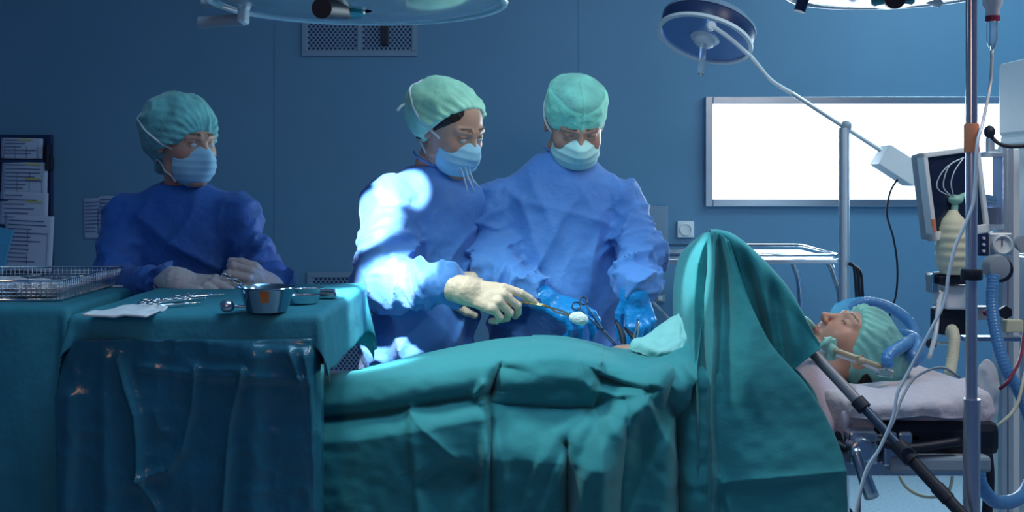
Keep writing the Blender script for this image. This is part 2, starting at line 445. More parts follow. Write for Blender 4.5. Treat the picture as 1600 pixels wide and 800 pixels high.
# ================================================================== THE ROOM
WY = 5.40
def struct(name, mb, m, parent=None, **k):
    o = mb.build(name, m, parent, **k)
    if parent is None: o['kind'] = 'structure'
    return o
struct('floor', MB().box((0, 2.4, -0.05), (6.6, 6.4, 0.1)), 'floor')
struct('ceiling', MB().box((0, 2.4, 2.95), (6.6, 6.4, 0.1)), 'ceiling')
struct('wall_left', MB().box((-3.15, 2.4, 1.45), (0.1, 6.2, 2.9)), 'wall')
struct('wall_right', MB().box((3.15, 2.4, 1.45), (0.1, 6.2, 2.9)), 'wall')
# the back wall with its window opening
wx0, wx1 = at(1112, 0, WY)[0], at(1640, 0, WY)[0]
wz1, wz0 = at(0, 163, WY)[2], at(0, 311, WY)[2]
b = MB()
def wbox(x0, x1, z0, z1, y0=WY, y1=WY + .12): b.box(((x0 + x1) / 2, (y0 + y1) / 2, (z0 + z1) / 2), (x1 - x0, y1 - y0, z1 - z0))
wbox(-3.1, wx0, 0, 2.9); wbox(wx1, 3.1, 0, 2.9); wbox(wx0, wx1, 0, wz0); wbox(wx0, wx1, wz1, 2.9)
struct('wall_back', b, 'wall')
# panel joints of the wall
for i, px in enumerate((430, 905)):
    x = at(px, 0, WY)[0]
    struct('trim_%d' % (i + 1), MB().box((x, WY - .001, 1.5), (0.004, 0.003, 2.6)), 'wall')
b = MB(); b.box((0, WY - .006, .05), (6.2, .012, .1)); struct('baseboard_back', b, 'dark_blue')
# window
fr = MB(); t = 0.036
def bar(x0, x1, z0, z1): fr.box(((x0 + x1) / 2, WY - .008, (z0 + z1) / 2), (x1 - x0, .05, z1 - z0))
bar(wx0 - t, wx0, wz0 - t, wz1 + t); bar(wx1, wx1 + t, wz0 - t, wz1 + t); bar(wx0, wx1, wz1, wz1 + t); bar(wx0, wx1, wz0 - t, wz0)
wo = struct('window_1', fr, 'steel', bevel=.003)
MB().box(((wx0 + wx1) / 2, WY + .04, (wz0 + wz1) / 2), (wx1 - wx0, .012, wz1 - wz0)).build('window_pane', 'window', wo)

# perforated air vents
def vent(px0, py0, px1, py1, panels, label, rows_hole=0.0145):
    a = at(px0, py1, WY); c = at(px1, py0, WY)
    root = empty('air_vent', ((a[0] + c[0]) / 2, WY, a[2]), label, 'air vent', 'perforated air vents on the back wall')
    f_ = MB(); y = WY - .007; bw = .026
    def bx(x0, x1, z0, z1): f_.box(((x0 + x1) / 2, y, (z0 + z1) / 2), (x1 - x0, .014, z1 - z0))
    bx(a[0], c[0], a[2], a[2] + bw); bx(a[0], c[0], c[2] - bw, c[2]); bx(a[0], a[0] + bw, a[2] + bw, c[2] - bw); bx(c[0] - bw, c[0], a[2] + bw, c[2] - bw)
    xs = np.linspace(a[0] + bw, c[0] - bw, panels + 1)
    for x in xs[1:-1]: bx(x - .010, x + .010, a[2] + bw, c[2] - bw)
    f_.build('vent_frame', 'vent', root, bevel=.002)
    for i in range(panels):
        x0, x1 = xs[i] + (.012 if i else 0), xs[i + 1] - (.012 if i < panels - 1 else 0)
        z0, z1 = a[2] + bw, c[2] - bw
        pl = MB().box(((x0 + x1) / 2, WY - .003, (z0 + z1) / 2), (x1 - x0, .006, z1 - z0)).build('perforated_plate', 'vent', root)
        hh = MB(); p = .0215; k = 0; z = z0 + .012
        while z < z1 - .006:
            x = x0 + .010 + (p / 2 if k % 2 else 0)
            while x < x1 - .006:
                hh.lathe((x, WY - .0062, z), (0, -1, 0), [(.0068, 0), (.0066, .0006)], 8); x += p
            z += p * .62; k += 1
        hh.build('holes', 'hole', pl)  # dark discs on a solid plate stand in for the shade inside perforations
    return root
vu = vent(472, 18, 652, 88, 2, 'upper grey perforated air vent with two panels, behind the large ceiling lamp')
xx = at(602, 48, WY)
MB().box((xx[0], WY - .02, xx[2] + .01), (.034, .022, .17)).build('slot_lever', 'black', vu, bevel=.003)
vent(480, 425, 660, 588, 2, 'lower perforated air vent behind the woman in the lit gown')

# wall box, round socket, light switch
a = at(1003, 392, WY); c = at(1043, 322, WY)
p_ = empty('wall_panel', ((a[0] + c[0]) / 2, WY, a[2]), 'flat pale access panel on the wall beside the round socket', 'wall panel')
MB().box(((a[0] + c[0]) / 2, WY - .01, (a[2] + c[2]) / 2), (c[0] - a[0], .02, c[2] - a[2])).build('panel_box', 'vent', p_, bevel=.003)
MB().box(((a[0] + c[0]) / 2, WY - .022, (a[2] + c[2]) / 2), (c[0] - a[0] - .02, .005, c[2] - a[2] - .02)).build('panel_door', 'vent', p_, bevel=.002)
q = at(1070.5, 358, WY)
p_ = empty('wall_socket', q, 'square white wall socket with round face, left of the window', 'wall socket')
MB().box((q[0], WY - .011, q[2]), (.082, .022, .082)).build('socket_plate', 'white_paint', p_, bevel=.004)
MB().lathe((q[0], WY - .022, q[2]), (0, -1, 0), [(.031, 0), (.031, .008), (.026, .009), (.026, .003), (.001, .003)], 32).build('socket_face', 'white_paint', p_, smooth='auto')
q = at(1031, 466, WY)
p_ = empty('light_switch', q, 'small pale wall switch low beneath the steel trolley', 'switch')
MB().box((q[0], WY - .006, q[2]), (.05, .012, .036)).build('switch_plate', 'grey_plastic', p_, bevel=.002)
MB().box((q[0], WY - .014, q[2]), (.022, .006, .02)).build('rocker', 'white_paint', p_, bevel=.001)

# notices taped to the wall
def paper(px, py, w_, h_, Y, rot, label, name='notice', m='paper_dim', lines=9, group=None, marks=(), tilt=0.0, cat='paper', cols=0):
    c = at(px, py, Y); cr, sr = math.cos(rot), math.sin(rot); ct, st = math.cos(tilt), math.sin(tilt)
    R = np.array([[cr, 0, -sr], [0, 1, 0], [sr, 0, cr]]) @ np.array([[1, 0, 0], [0, ct, -st], [0, st, ct]])
    root = empty(name, c, label, cat, group)
    nu, nv = 12, 14; U, Vv = np.meshgrid(np.linspace(-.5, .5, nu), np.linspace(-.5, .5, nv), indexing='ij')
    L = np.stack([U * w_, -.003 * np.cos(U * 5) - .004 * (Vv + .5) ** 2 * np.sin(U * 3 + 1), Vv * h_], -1)
    sheet('sheet', L @ R.T + c, m, root, .0006)
    b = MB(); rnd = random.Random(int(px * 7 + py))
    for i in range(lines):
        z = h_ * (.40 - .8 * i / lines); x0 = -w_ * .4; ln = w_ * (.35 + .45 * rnd.random())
        b.box(c + R @ np.array([x0 + ln / 2, -.0085, z]), (ln, .0008, .0045), R)
    for i in range(cols):
        x0 = -w_ * .4 + w_ * .8 * i / max(1, cols - 1); b.box(c + R @ np.array([x0, -.0085, -.02]), (.0018, .0008, h_ * .62), R)
    b.build('printed_lines', 'ink', root)
    if marks:
        for (mx, mz, mw) in marks: MB().box(c + R @ np.array([mx * w_, -.0092, mz * h_]), (mw, .001, .008), R).build('highlighter_mark', 'yellow', root)
    return root
paper(152, 341, .145, .20, WY - .004, .03, 'dim printed notice taped to the wall between the chart rack and the nurse')
paper(176, 336, .15, .19, WY - .012, 0, 'dim printed notice overlapping another sheet, partly behind the nurse in dark blue')

# chart rack with paper sheets at the left edge
x0, x1 = at(-30, 0, WY)[0], at(84, 0, WY)[0]; z1 = at(0, 211, WY)[2]; z0 = at(0, 425, WY)[2]
rk = empty('chart_rack', ((x0 + x1) / 2, WY, z0), 'dark blue wall rack holding stacked chart sheets at the left edge', 'chart rack')
MB().box(((x0 + x1) / 2, WY - .012, (z0 + z1) / 2), (x1 - x0, .024, z1 - z0)).build('back_panel', 'dark_blue', rk, bevel=.004)
for py in (252, 312, 352, 424):
    zz = at(0, py, WY)[2]
    MB().box(((x0 + x1) / 2 - .01, WY - .045, zz), (x1 - x0 - .02, .05, .012)).build('ledge', 'dark_blue', rk, bevel=.002)
cl = MB(); pc = at(76, 246, WY - .05)
cl.box(pc, (.018, .05, .13)); cl.box(pc + np.array([.012, 0, -.03]), (.02, .03, .06)); cl.build('side_clip', 'black', rk, bevel=.005)
paper(34, 232, .205, .10, WY - .055, -.02, 'blue-lit chart sheet in the top row of the wall rack', 'chart_sheet', 'paper', 5, 'chart sheets in the wall rack', ((.1, .42, .07),), cols=4)
paper(38, 279, .225, .165, WY - .062, -.03, 'chart sheet with yellow marks, second from the top of the rack', 'chart_sheet', 'paper', 7, 'chart sheets in the wall rack', ((.2, .42, .075), (.2, .0, .075)), cols=4)
paper(37, 326, .235, .16, WY - .070, -.04, 'chart sheet with one yellow mark, third from the top of the rack', 'chart_sheet', 'paper', 6, 'chart sheets in the wall rack', ((.22, .22, .08),))
paper(44, 380, .24, .27, WY - .078, -.05, 'long chart sheet with a printed table, lowest in the rack', 'chart_sheet', 'paper', 11, 'chart sheets in the wall rack', cols=3)
q = at(2, 392, WY - .09)
f_ = MB(); f_.box(q, (.07, .012, .22), np.array([[.97, 0, .24], [0, 1, 0], [-.24, 0, .97]])); fo = f_.build('folder', mat('bright_blue_folder', (.10, .45, .75), .5, var=.05), bevel=.002)
tag(fo, 'bright turquoise folder leaning at the bottom left of the rack', 'folder')

# unseen luminaire frames added around three of the overhead fill lights
for (x, y, s, sy, lab) in ((0.1, 1.75, 1.3, .7, 'added unseen ceiling luminaire above the near side of the tables'), (2.3, 4.2, 1.3, .6, 'added unseen ceiling luminaire above the window corner'), (1.75, 2.0, .7, .7, 'added unseen square ceiling luminaire above the head end of the table')):
    r = empty('added_ceiling_fitting', (x, y, 2.9), lab, 'added ceiling light', 'added ceiling luminaires')
    b = MB()
    for dx, dy, sx_, sy_ in ((0, sy / 2, s, .03), (0, -sy / 2, s, .03), (s / 2, 0, .03, sy), (-s / 2, 0, .03, sy)): b.box((x + dx, y + dy, 2.87), (sx_, sy_, .06))
    b.build('frame', 'white_paint', r); MB().box((x, y, 2.89), (s, sy, .01)).build('diffuser', 'white_paint', r)

# ================================================================== STEEL TROLLEY AT THE BACK
tr = empty('steel_trolley', (0.9, 4.7, 0), 'long stainless steel trolley with a raised rail below the window', 'trolley')
X0, X1, Y0, Y1, Zt = .48, 1.31, 4.4, 4.98, 1.083
MB().box(((X0 + X1) / 2, (Y0 + Y1) / 2, Zt - .012), (X1 - X0, Y1 - Y0, .024)).build('tray', 'steel', tr, bevel=.006)
b = MB(); b.tube([(X0, Y0 + .01, Zt + .012), (X1 - .03, Y0 + .01, Zt + .012), (X1, Y0 + .04, Zt + .012), (X1, Y1 - .04, Zt + .018), (X1 - .03, Y1, Zt + .018), (X0, Y1, Zt + .018)], .007, smooth=False)
b.build('guard_rail', 'chrome', tr, smooth=True)
MB().box(((X0 + X1) / 2, (Y0 + Y1) / 2, .30), (X1 - X0 - .06, Y1 - Y0 - .06, .02)).build('lower_shelf', 'steel', tr, bevel=.004)
for x, y in ((X0 + .02, Y0 + .03), (X1 - .01, Y0 + .03), (X0 + .02, Y1 - .03), (X1 - .04, Y1 - .03)):
    lg = MB().tube([(x - .03 if x > 1 else x, y, Zt - .01), (x, y, Zt - .07), (x + (.03 if x > 1 else 0), y, Zt - .25), (x + (.03 if x > 1 else 0), y, .09)], .0125).build('leg', 'chrome', tr, smooth=True)
    MB().lathe((x + (.03 if x > 1 else 0), y - .012, .045), (0, 1, 0), [(.045, 0), (.045, .024)], 20).build('castor', 'black', lg, smooth='auto')
MB().tube([(X0 + .02, Y0 + .05, .98), (X0 + .62, Y0 + .05, .34)], .006).build('cross_brace', 'chrome', tr, smooth=True)
# ================================================================== PEOPLE
def nrm(v): v = np.array(v, float); return v / np.linalg.norm(v)
def frame(f, up):
    f = nrm(f); up = np.array(up, float); up = nrm(up - f * np.dot(up, f)); x = np.cross(f, up)
    return np.stack([x, f, up], 1)      # columns: right, front, up (local -> world)

def head_local(Q, closed=False, female=True, open_=.0036):
    """head in local metres: x side, y front, z up; crown at +.12, chin at -.118"""
    s = np.abs(Q[:, 0]); S = np.stack([s, Q[:, 1], Q[:, 2]], 1)
    d = ell(Q, (0, -.014, .036), (.076, .096, .086))
    d = smin(d, ell(Q, (0, .026, -.022), (.063, .064, .082)), .03)
    jw = .045 if female else .052
    d = smin(d, rcap(S, (jw, -.002, -.072), (.014, .062, -.102), .017, .017), .025)
    d = smin(d, ell(Q, (0, .068, -.098), (.022, .02, .017)), .016)
    d = smin(d, ell(S, (.037, .056, -.022), (.026, .026, .028)), .02)
    d = smin(d, rcap(S, (.012, .085, .028), (.044, .070, .030), .0095, .008), .014)
    d = smax(d, -ell(S, (.0315, .100, .010), (.0175, .016, .0125)), .010)
    d = smin(d, rcap(Q, (0, .086, .018), (0, .106, -.020), .0065, .0085), .012)
    d = smin(d, ell(Q, (0, .108, -.025), (.0095, .0105, .0085)), .006)
    d = smin(d, ell(S, (.011, .098, -.029), (.0065, .010, .0065)), .005)
    d = smax(d, -ell(S, (.0055, .103, -.0355), (.0028, .0045, .003)), .002)
    d = smin(d, rcap(S, (0, .0915, -.0535), (.020, .081, -.0575), .0052, .003), .005)
    d = smin(d, rcap(S, (0, .0905, -.0635), (.018, .080, -.0605), .0062, .003), .005)
    d = smax(d, -rcap(S, (0, .0975, -.0583), (.022, .085, -.0588), .0012), .002)
    # lids
    closed = closed or open_ < .002
    lid = ell(S, (.0315, .0745, .010), (.0145, .0145, .0125))
    if not closed: lid = smax(lid, -ell(S, (.0315, .092, .0085), (.0125, .009, open_)), .002)
    else: lid = smax(lid, -rcap(S, (.020, .0885, .0065), (.043, .084, .0065), .0010), .0015)
    d = smin(d, lid, .003)
    # ears
    ear = ell(S, (.078, -.012, .002), (.007, .019, .030)); ear = smax(ear, -ell(S, (.086, -.008, .006), (.006, .010, .017)), .004)
    d = smin(d, ear, .006)
    return d

class Head:
    def __init__(s, c, f, up, k=1.0, closed=False, female=True, open_=.0036):
        s.open_ = open_
        s.c = np.array(c, float); s.R = frame(f, up); s.k = k; s.closed = closed; s.female = female
    def loc(s, P): return (((P - V3(s.c)) @ V3(s.R)) / s.k).astype(np.float32)
    def w(s, p): return s.c + s.R @ (np.array(p, float) * s.k)
    def sdf(s, P): return head_local(s.loc(P), s.closed, s.female, s.open_) * s.k
    def color(s, V):
        q = s.loc(V.astype(np.float32)); sx = np.abs(q[:, 0])
        col = np.tile(np.array([.62, .34, .24]), (len(V), 1))
        def paint(m, c): col[:] = col * (1 - m[:, None]) + np.array(c) * m[:, None]
        def blob(c, r): return np.exp(-(((sx - c[0]) / r[0]) ** 2 + ((q[:, 1] - c[1]) / r[1]) ** 2 + ((q[:, 2] - c[2]) / r[2]) ** 2))
        paint(.45 * blob((.042, .07, -.02), (.022, .04, .02)), (.62, .22, .16))
        paint(.5 * blob((0, .115, -.026), (.014, .02, .012)), (.62, .22, .16))
        lip = ((sx < .023) & (q[:, 1] > .07) & (np.abs(q[:, 2] + .0585) < .0085 * (1 - (sx / .026) ** 2))).astype(float)
        paint(lip * .8, (.50, .13, .13))
        bx = (sx - .012) / .036; bz = .0375 + .001 * np.sin(np.clip(bx, 0, 1) * 2.2)
        brow = ((bx > 0) & (bx < 1) & (q[:, 1] > .045) & (np.abs(q[:, 2] - bz) < (.0042 if s.female else .0058) * (1.15 - bx * .7))).astype(float)
        paint(brow * .85, (.035, .018, .014))
        le = ((np.abs(sx - .0315) < .0135) & (q[:, 1] > .07) & (np.abs(q[:, 2] - (.0065 if s.closed else .0145)) < .0016)).astype(float)
        paint(le * .8, (.03, .015, .015))
        return col

def face_parts(h, root, hair=True, hair_low=(-.02, .0, -.04), hairline=.052):
    if not h.closed and h.open_ > .002:
        for sx in (-1, 1):
            e = MB().ball(h.w((sx * .0315, .0765, .0085)), .0122 * h.k, 20).build('eye', 'eye', root, smooth=True)
            ir = MB().ball(h.w((sx * .0315 + .001, .0813, .0062)), .0068 * h.k, 14).build('iris', 'iris', e, smooth=True)
    if hair:
        def f(P):
            q = h.loc(P)
            d = ell(q, (0, -.020, .034), (.084, .100, .092))
            d = smin(d, ell(q, (0, -.045, -.02), (.072, .068, .07)), .03)
            # cut the face open: keep only behind a slanted hairline
            cut = (q[:, 1] - .055) * .75 - (q[:, 2] - hairline) * .85
            side = np.where(q[:, 2] < .02, q[:, 1] - .028 + np.clip(-q[:, 2], 0, .1) * .35, -1)
            d = smax(d, np.maximum(cut, side) , .006)
            d = smax(d, -(q[:, 2] + .085), .01)
            return (d - .0008 * vnoise(q[:, 0] * 120, q[:, 1] * 30, q[:, 2] * 30, 3)) * h.k
        sdf_obj('hair', f, h.c - .15, h.c + .15, .004, 'hair', root)

def cap_bouffant(h, root, c=(0, -.045, .045), r=(.098, .118, .095), plane=((0, .055, .056), (0, .80, -.62)), seed=1, base=(.20, .56, .47), dark=(.09, .30, .29), tail=None, amp=.006, band=.012):
    pn = nrm(plane[1]); pp = np.array(plane[0])
    def f(P):
        q = h.loc(P)
        d = ell(q, c, r)
        if tail is not None: d = smin(d, rcap(q, *tail), .05)
        dp = (q - V3(pp)) @ V3(pn)
        n1 = ridge(q[:, 0] * 30 + 3, q[:, 1] * 12, q[:, 2] * 18, seed); n2 = vnoise(q[:, 0] * 60, q[:, 1] * 34, q[:, 2] * 34, seed + 5)
        ang = np.arctan2(q[:, 0], q[:, 2] - .02)
        g = np.sin(ang * 26 + 4 * vnoise(q[:, 0] * 14, q[:, 1] * 14, q[:, 2] * 14, seed + 9)) * np.exp(-(np.clip(-dp, 0, 1) / .05) ** 1)
        d = d - amp * n1 - amp * .45 * n2 - amp * .55 * g
        d = smax(d, dp, .006)
        return d * h.k
    CAPF[h] = f
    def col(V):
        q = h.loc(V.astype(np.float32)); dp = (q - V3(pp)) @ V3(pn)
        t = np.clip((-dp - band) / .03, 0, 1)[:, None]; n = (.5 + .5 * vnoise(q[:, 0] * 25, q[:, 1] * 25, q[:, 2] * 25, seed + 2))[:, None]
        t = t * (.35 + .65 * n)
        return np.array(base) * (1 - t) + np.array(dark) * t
    return sdf_obj('surgical_cap', f, h.c - .24, h.c + .24, .0038, 'cap', root, color=col)

def hug(pts, outer, eps=.002):
    """lay a path on the surface of a distance field"""
    P = crm(pts, .008).astype(np.float32); P0 = P[0].copy()
    for _ in range(6):
        d = outer(P); g = np.stack([outer(P + V3(np.eye(3)[i] * .002)) - d for i in range(3)], 1)
        g /= np.linalg.norm(g, axis=1)[:, None] + 1e-9
        P = P - g * (d - eps)[:, None] * .9
    P[0] = P0
    for _ in range(3): P[1:-1] = (P[:-2] + 2 * P[1:-1] + P[2:]) / 4
    return P[::2]
CAPF = {}
def face_mask(h, root, m='mask', top=.004, straps=True, tails=None, cap=None):
    def f(P):
        q = h.loc(P)
        d = ell(q, (0, .040, -.054), (.067, .070, .066))
        d = smin(d, ell(q, (0, .085, -.030), (.020, .036, .026)), .035)
        pleat = np.abs(((q[:, 2] + .11) / .021) % 1 - .5) * 2
        d = d - .0022 * (1 - pleat) ** 2
        topz = top + .014 * np.exp(-(q[:, 0] / .018) ** 2) - .05 * np.clip(np.abs(q[:, 0]) - .03, 0, 1)
        d = smax(d, q[:, 2] - topz, .004)
        d = smax(d, .030 - q[:, 1] - np.clip(-.06 - q[:, 2], 0, .1) * .2, .004)
        d = smax(d, -.126 - q[:, 2], .004)
        return d * h.k
    o = sdf_obj('face_mask', f, h.c - .17, h.c + .17, .003, m, root)
    b = MB(); k = h.k
    for sx in (-1, 1):
        outer = (lambda P: np.minimum(h.sdf(P), CAPF[h](P))) if h in CAPF else h.sdf
        b.tube(hug([h.w(p) for p in ((sx * .062, .034, -.012), (sx * .092, -.005, .012), (sx * .106, -.06, .045), (sx * .075, -.145, .085), (0, -.178, .10))], outer), .0032 * k, 8, flat=.6)
        b.tube(hug([h.w(p) for p in ((sx * .055, .034, -.105), (sx * .076, .0, -.085), (sx * .070, -.06, -.070), (0, -.118, -.05))], outer), .0030 * k, 8)
    b.build('mask_strap', 'strap', o, smooth=True)
    return o

class Hand:
    """w wrist, f towards the fingers, n out of the back of the hand, side +1 right hand, -1 left"""
    def __init__(s, w_, f, n, side, curls, spread=(.16, .04, -.06, -.16), thumb=None, k=1.0, elbow=None):
        f = nrm(f); n = np.array(n, float); n = nrm(n - f * np.dot(n, f))
        t = np.cross(n, f) * side
        s.w = np.array(w_, float); s.f, s.n, s.t, s.k = f, n, t, k
        g = lambda x, y, z: s.w + (f * x + t * y + n * z) * k
        s.g = g
        s.caps = []; s.palm = []
        kn = [(.092, .030, .003), (.096, .010, .006), (.091, -.011, .004), (.082, -.030, 0)]
        L = [(.043, .026, .021), (.048, .030, .022), (.044, .027, .022), (.034, .021, .019)]
        R = [(.0098, .0088, .0080, .0070), (.0102, .0090, .0081, .0070), (.0096, .0086, .0078, .0068), (.0086, .0077, .0070, .0062)]
        s.tips = []
        for i in range(4):
            p = g(*kn[i]); a = spread[i]; ang = 0
            s.palm.append((g(.012, kn[i][1] * .62, -.004), g(kn[i][0] - .004, kn[i][1], kn[i][2] - .005), .0135 * k, .0118 * k))
            for j in range(3):
                ang += curls[i][j]
                d = (f * math.cos(a) + t * math.sin(a)) * math.cos(ang) - n * math.sin(ang)
                q_ = p + d * L[i][j] * k
                s.caps.append((i, p, q_, R[i][j] * k, R[i][j + 1] * k)); p = q_
            s.tips.append(p)
        th = thumb or ((.62, .72, -.30), (.80, .25, -.55), (.85, .0, -.55))
        p = g(.018, .022, -.008); s.palm.append((g(.01, .012, -.006), p, .014 * k, .0150 * k))
        for j, ln in enumerate((.042, .034, .027)):
            d = nrm(f * th[j][0] + t * th[j][1] + n * th[j][2]); q_ = p + d * ln * k
            s.caps.append((4, p, q_, (.0145, .0112, .0100)[j] * k, (.0112, .0100, .0078)[j] * k)); p = q_
        s.tips.append(p)
    def sdf(s, P, off=0.0):
        d = None
        for a, b_, r1, r2 in s.palm:
            e = rcap(P, a, b_, r1, r2); d = e if d is None else smin(d, e, .012)
        for fi in range(5):
            g = None
            for (i, a, b_, r1, r2) in s.caps:
                if i == fi:
                    e = rcap(P, a, b_, r1, r2); g = e if g is None else smin(g, e, .003)
            d = smin(d, g, .0075 if fi == 4 else .0045)
        d = smin(d, rcap(P, s.g(-.02, 0, -.004), s.g(.02, 0, -.004), .023 * s.k, .021 * s.k), .02)
        return d - off
    def bounds(s):
        A = np.array([c[1] for c in s.caps] + [c[2] for c in s.caps] + [s.w]); return A.min(0) - .03, A.max(0) + .03

def glove(hd, root, m, cuff_dir, cuff_len=.05, cuff_r=(.031, .036)):
    """cuff_dir: from the wrist back along the forearm"""
    cd = nrm(cuff_dir); a = hd.w + cd * -.005; b_ = hd.w + cd * cuff_len
    def f(P):
        d = hd.sdf(P, .0012)
        e = rcap(P, a, b_, cuff_r[0], cuff_r[1]); s_ = (P - V3(a)) @ V3(cd)
        e = smax(e, s_ - cuff_len, .003)
        e = e - .0016 * ridge(s_ * 130, P[:, 0] * 25, P[:, 2] * 25, 4)
        d = smin(d, e, .018)
        return d - .0008 * vnoise(P[:, 0] * 130, P[:, 1] * 130, P[:, 2] * 130, 8)
    lo, hi = hd.bounds(); lo = np.minimum(lo, b_ - .05); hi = np.maximum(hi, b_ + .05)
    o = sdf_obj('glove', f, lo, hi, .0026, m, root)
    rim = MB(); u = frame(cd, (0.1, .2, 1)); R_ = cuff_r[1] + .001
    c0 = a + cd * (cuff_len - .004 + .005)
    ring = [c0 + (u[:, 0] * math.cos(t_) + u[:, 2] * math.sin(t_)) * R_ for t_ in np.linspace(0, 2 * PI, 28)]
    rim.tube(ring, .0022, 6, smooth=False).build('rolled_rim', m, o, smooth=True)
    return o

def arm_sdf(P, pts, radii, k=.04):
    d = None
    for i in range(len(pts) - 1):
        e = rcap(P, pts[i], pts[i + 1], radii[i], radii[i + 1]); d = e if d is None else smin(d, e, k)
    return d
def sleeve(P, pts, radii, amp=.016, seed=0, freq=19):
    """arm with gathered creases running round the limb, strongest near the elbow and cuff"""
    d = None; s0 = 0
    Lt = sum(np.linalg.norm(np.array(pts[i + 1]) - pts[i]) for i in range(len(pts) - 1))
    sh_ = lambda n_, p_=2.2: 1.6 * (1 - np.abs(n_)) ** p_ - .55
    for i in range(len(pts) - 1):
        a, b_ = V3(pts[i]), V3(pts[i + 1]); ba = b_ - a; L = float(np.linalg.norm(ba)); ax_ = ba / L
        s_ = np.clip((P - a) @ ax_, 0, L); q = P - a - s_[:, None] * ax_
        r = radii[i] + (radii[i + 1] - radii[i]) * s_ / L
        u = s_ + s0
        w1 = sh_(vnoise(u * freq + q[:, 0] * 13, q[:, 1] * 12 + u * 5, q[:, 2] * 12, seed), 2.6)
        w2 = sh_(vnoise(u * freq * 2.0 + q[:, 2] * 26, q[:, 0] * 22, q[:, 1] * 22 + u * 10, seed + 3))
        wt = .45 + .8 * np.exp(-((u - Lt * .52) / .10) ** 2) + .9 * np.exp(-((u - Lt) / .09) ** 2)
        e = np.linalg.norm(q, axis=1) - r - amp * wt * (w1 + .4 * w2)
        d = e if d is None else smin(d, e, .03); s0 += L
    return d

def make_person(label, loc, h, neck, body_levels, gown_levels, arms, gown_mat, sleeve_r, hands, feet, gown_seed, gloves, rot=0.0, gown_top=None, folds=1.0, skin_hi=None):
    """arms: two lists of shoulder, elbow, wrist; neck: base point"""
    sh = [a[0] for a in arms]
    hands_o = hands
    def body(P):
        d = h.sdf(P)
        d = smin(d, rcap(P, h.w((0, -.020, -.045)), neck, .047, .050), .025)
        d = smin(d, loft(P, body_levels, rot=rot), .04)
        for a in arms:
            d = smin(d, arm_sdf(P, [neck * .4 + a[0] * .6 - [0, 0, .03], a[0] - [0, 0, .01], a[1], a[2]], (.036, .040, .036, .026)), .03)
        hipz = body_levels[0][0] + .03; cx, cy = body_levels[0][1], body_levels[0][2]
        for i, ft in enumerate(feet):
            hip = np.array([cx + (-.085, .085)[i], cy, hipz]); kn = np.array([ft[0], ft[1] - .015, .48]); an = np.array([ft[0], ft[1] + .02, .09])
            d = smin(d, arm_sdf(P, [hip, kn, an], (.078, .055, .040)), .04)
            d = smin(d, rcap(P, an - [0, 0, .045], (ft[0], ft[1] - .14, .030), .040, .030), .02)
        d = smax(d, .002 - P[:, 2], .004)
        for hd in hands_o: d = smin(d, hd.sdf(P, -.0015), .006)
        return d
    allp = np.array([h.c + .14, h.c - .14] + [p for a in arms for p in a] + [hd.w for hd in hands] + [[f[0], f[1] - .2, 0] for f in feet])
    allp = np.vstack([allp] + [hd.bounds()[0] for hd in hands] + [hd.bounds()[1] for hd in hands])
    lo = allp.min(0) - .12; hi = allp.max(0) + .12; lo[2] = -.02
    fine = []
    for k in range(3):
        fr = [(h.c[k] - .13, h.c[k] + .13, .0036)]
        for hd in hands: a_, b_ = hd.bounds(); fr.append((a_[k], b_[k], .006))
        fine.append(fr)
    root = sdf_obj('person', body, lo, hi, .013, 'skin', None, fine=fine, color=lambda V: h.color(V))
    tag(root, label, 'person')
    def gown(P):
        d = loft(P, gown_levels, rot=rot)
        x, y, z = P[:, 0], P[:, 1], P[:, 2]
        low = np.clip((1.45 - z) / .35, .15, 1)
        sh_ = lambda n_, p_=2.4: 1.6 * (1 - np.abs(n_)) ** p_ - .55
        wx = x + .03 * vnoise(x * 7, y * 7, z * 7, gown_seed + 1); wz = z + .05 * vnoise(x * 5, y * 5, z * 5, gown_seed + 2)
        d = d - folds * low * (.017 * sh_(vnoise(wx * 10 + wz * 2.6, y * 5, wz * 2.2, gown_seed)) + .010 * sh_(vnoise(wx * 17 - wz * 11, y * 9, wz * 6, gown_seed + 4)) + .012 * sh_(vnoise(wx * 5 + wz * 9, y * 4, wz * 3, gown_seed + 11)))
        for i, a in enumerate(arms):
            we = a[2] + nrm(a[1] - a[2]) * .032
            d = smin(d, sleeve(P, [neck * .35 + a[0] * .65 - [0, 0, .02], a[0], a[1], we], (.055,) + tuple(sleeve_r[i]), seed=gown_seed + i), .028)
        hole = rcap(P, neck + nrm(h.w((0, -.02, -.045)) - neck) * .045, neck + (h.w((0, -.02, -.045)) - neck) * 1.5, .055, .058)
        return smax(d, -hole, .006)
    gl = np.array(gown_levels); pts = np.array([p for a in arms for p in a])
    lo = np.minimum(pts.min(0) - .11, [(gl[:, 1] - gl[:, 3]).min() - .04, (gl[:, 2] - gl[:, 4]).min() - .04, gl[:, 0].min() - .02])
    hi = np.maximum(pts.max(0) + .11, [(gl[:, 1] + gl[:, 3]).max() + .04, (gl[:, 2] + gl[:, 4]).max() + .04, gl[:, 0].max() + .02])
    zt = .80
    g = sdf_obj('surgical_gown', gown, lo, hi, .0055, gown_mat, root, fine=((), (), ()))
    # neckline binding
    up = nrm(h.w((0, -.02, -.045)) - neck); u = frame(up, (0, -1, .1))
    ring = [neck + up * .012 + (u[:, 0] * math.cos(t_) + u[:, 2] * math.sin(t_)) * .0635 for t_ in np.linspace(0, 2 * PI, 40)]
    MB().tube(ring, .0035, 8, smooth=False).build('neck_binding', gown_mat, g, smooth=True)
    for i, gv in enumerate(gloves):
        if gv is None: continue
        glove(hands[i], root, gv[0], np.array(arms[i][1]) - arms[i][2] if gv[2] is None else gv[2], gv[1])
    return root

REL = ((.35, .35, .25),) * 4
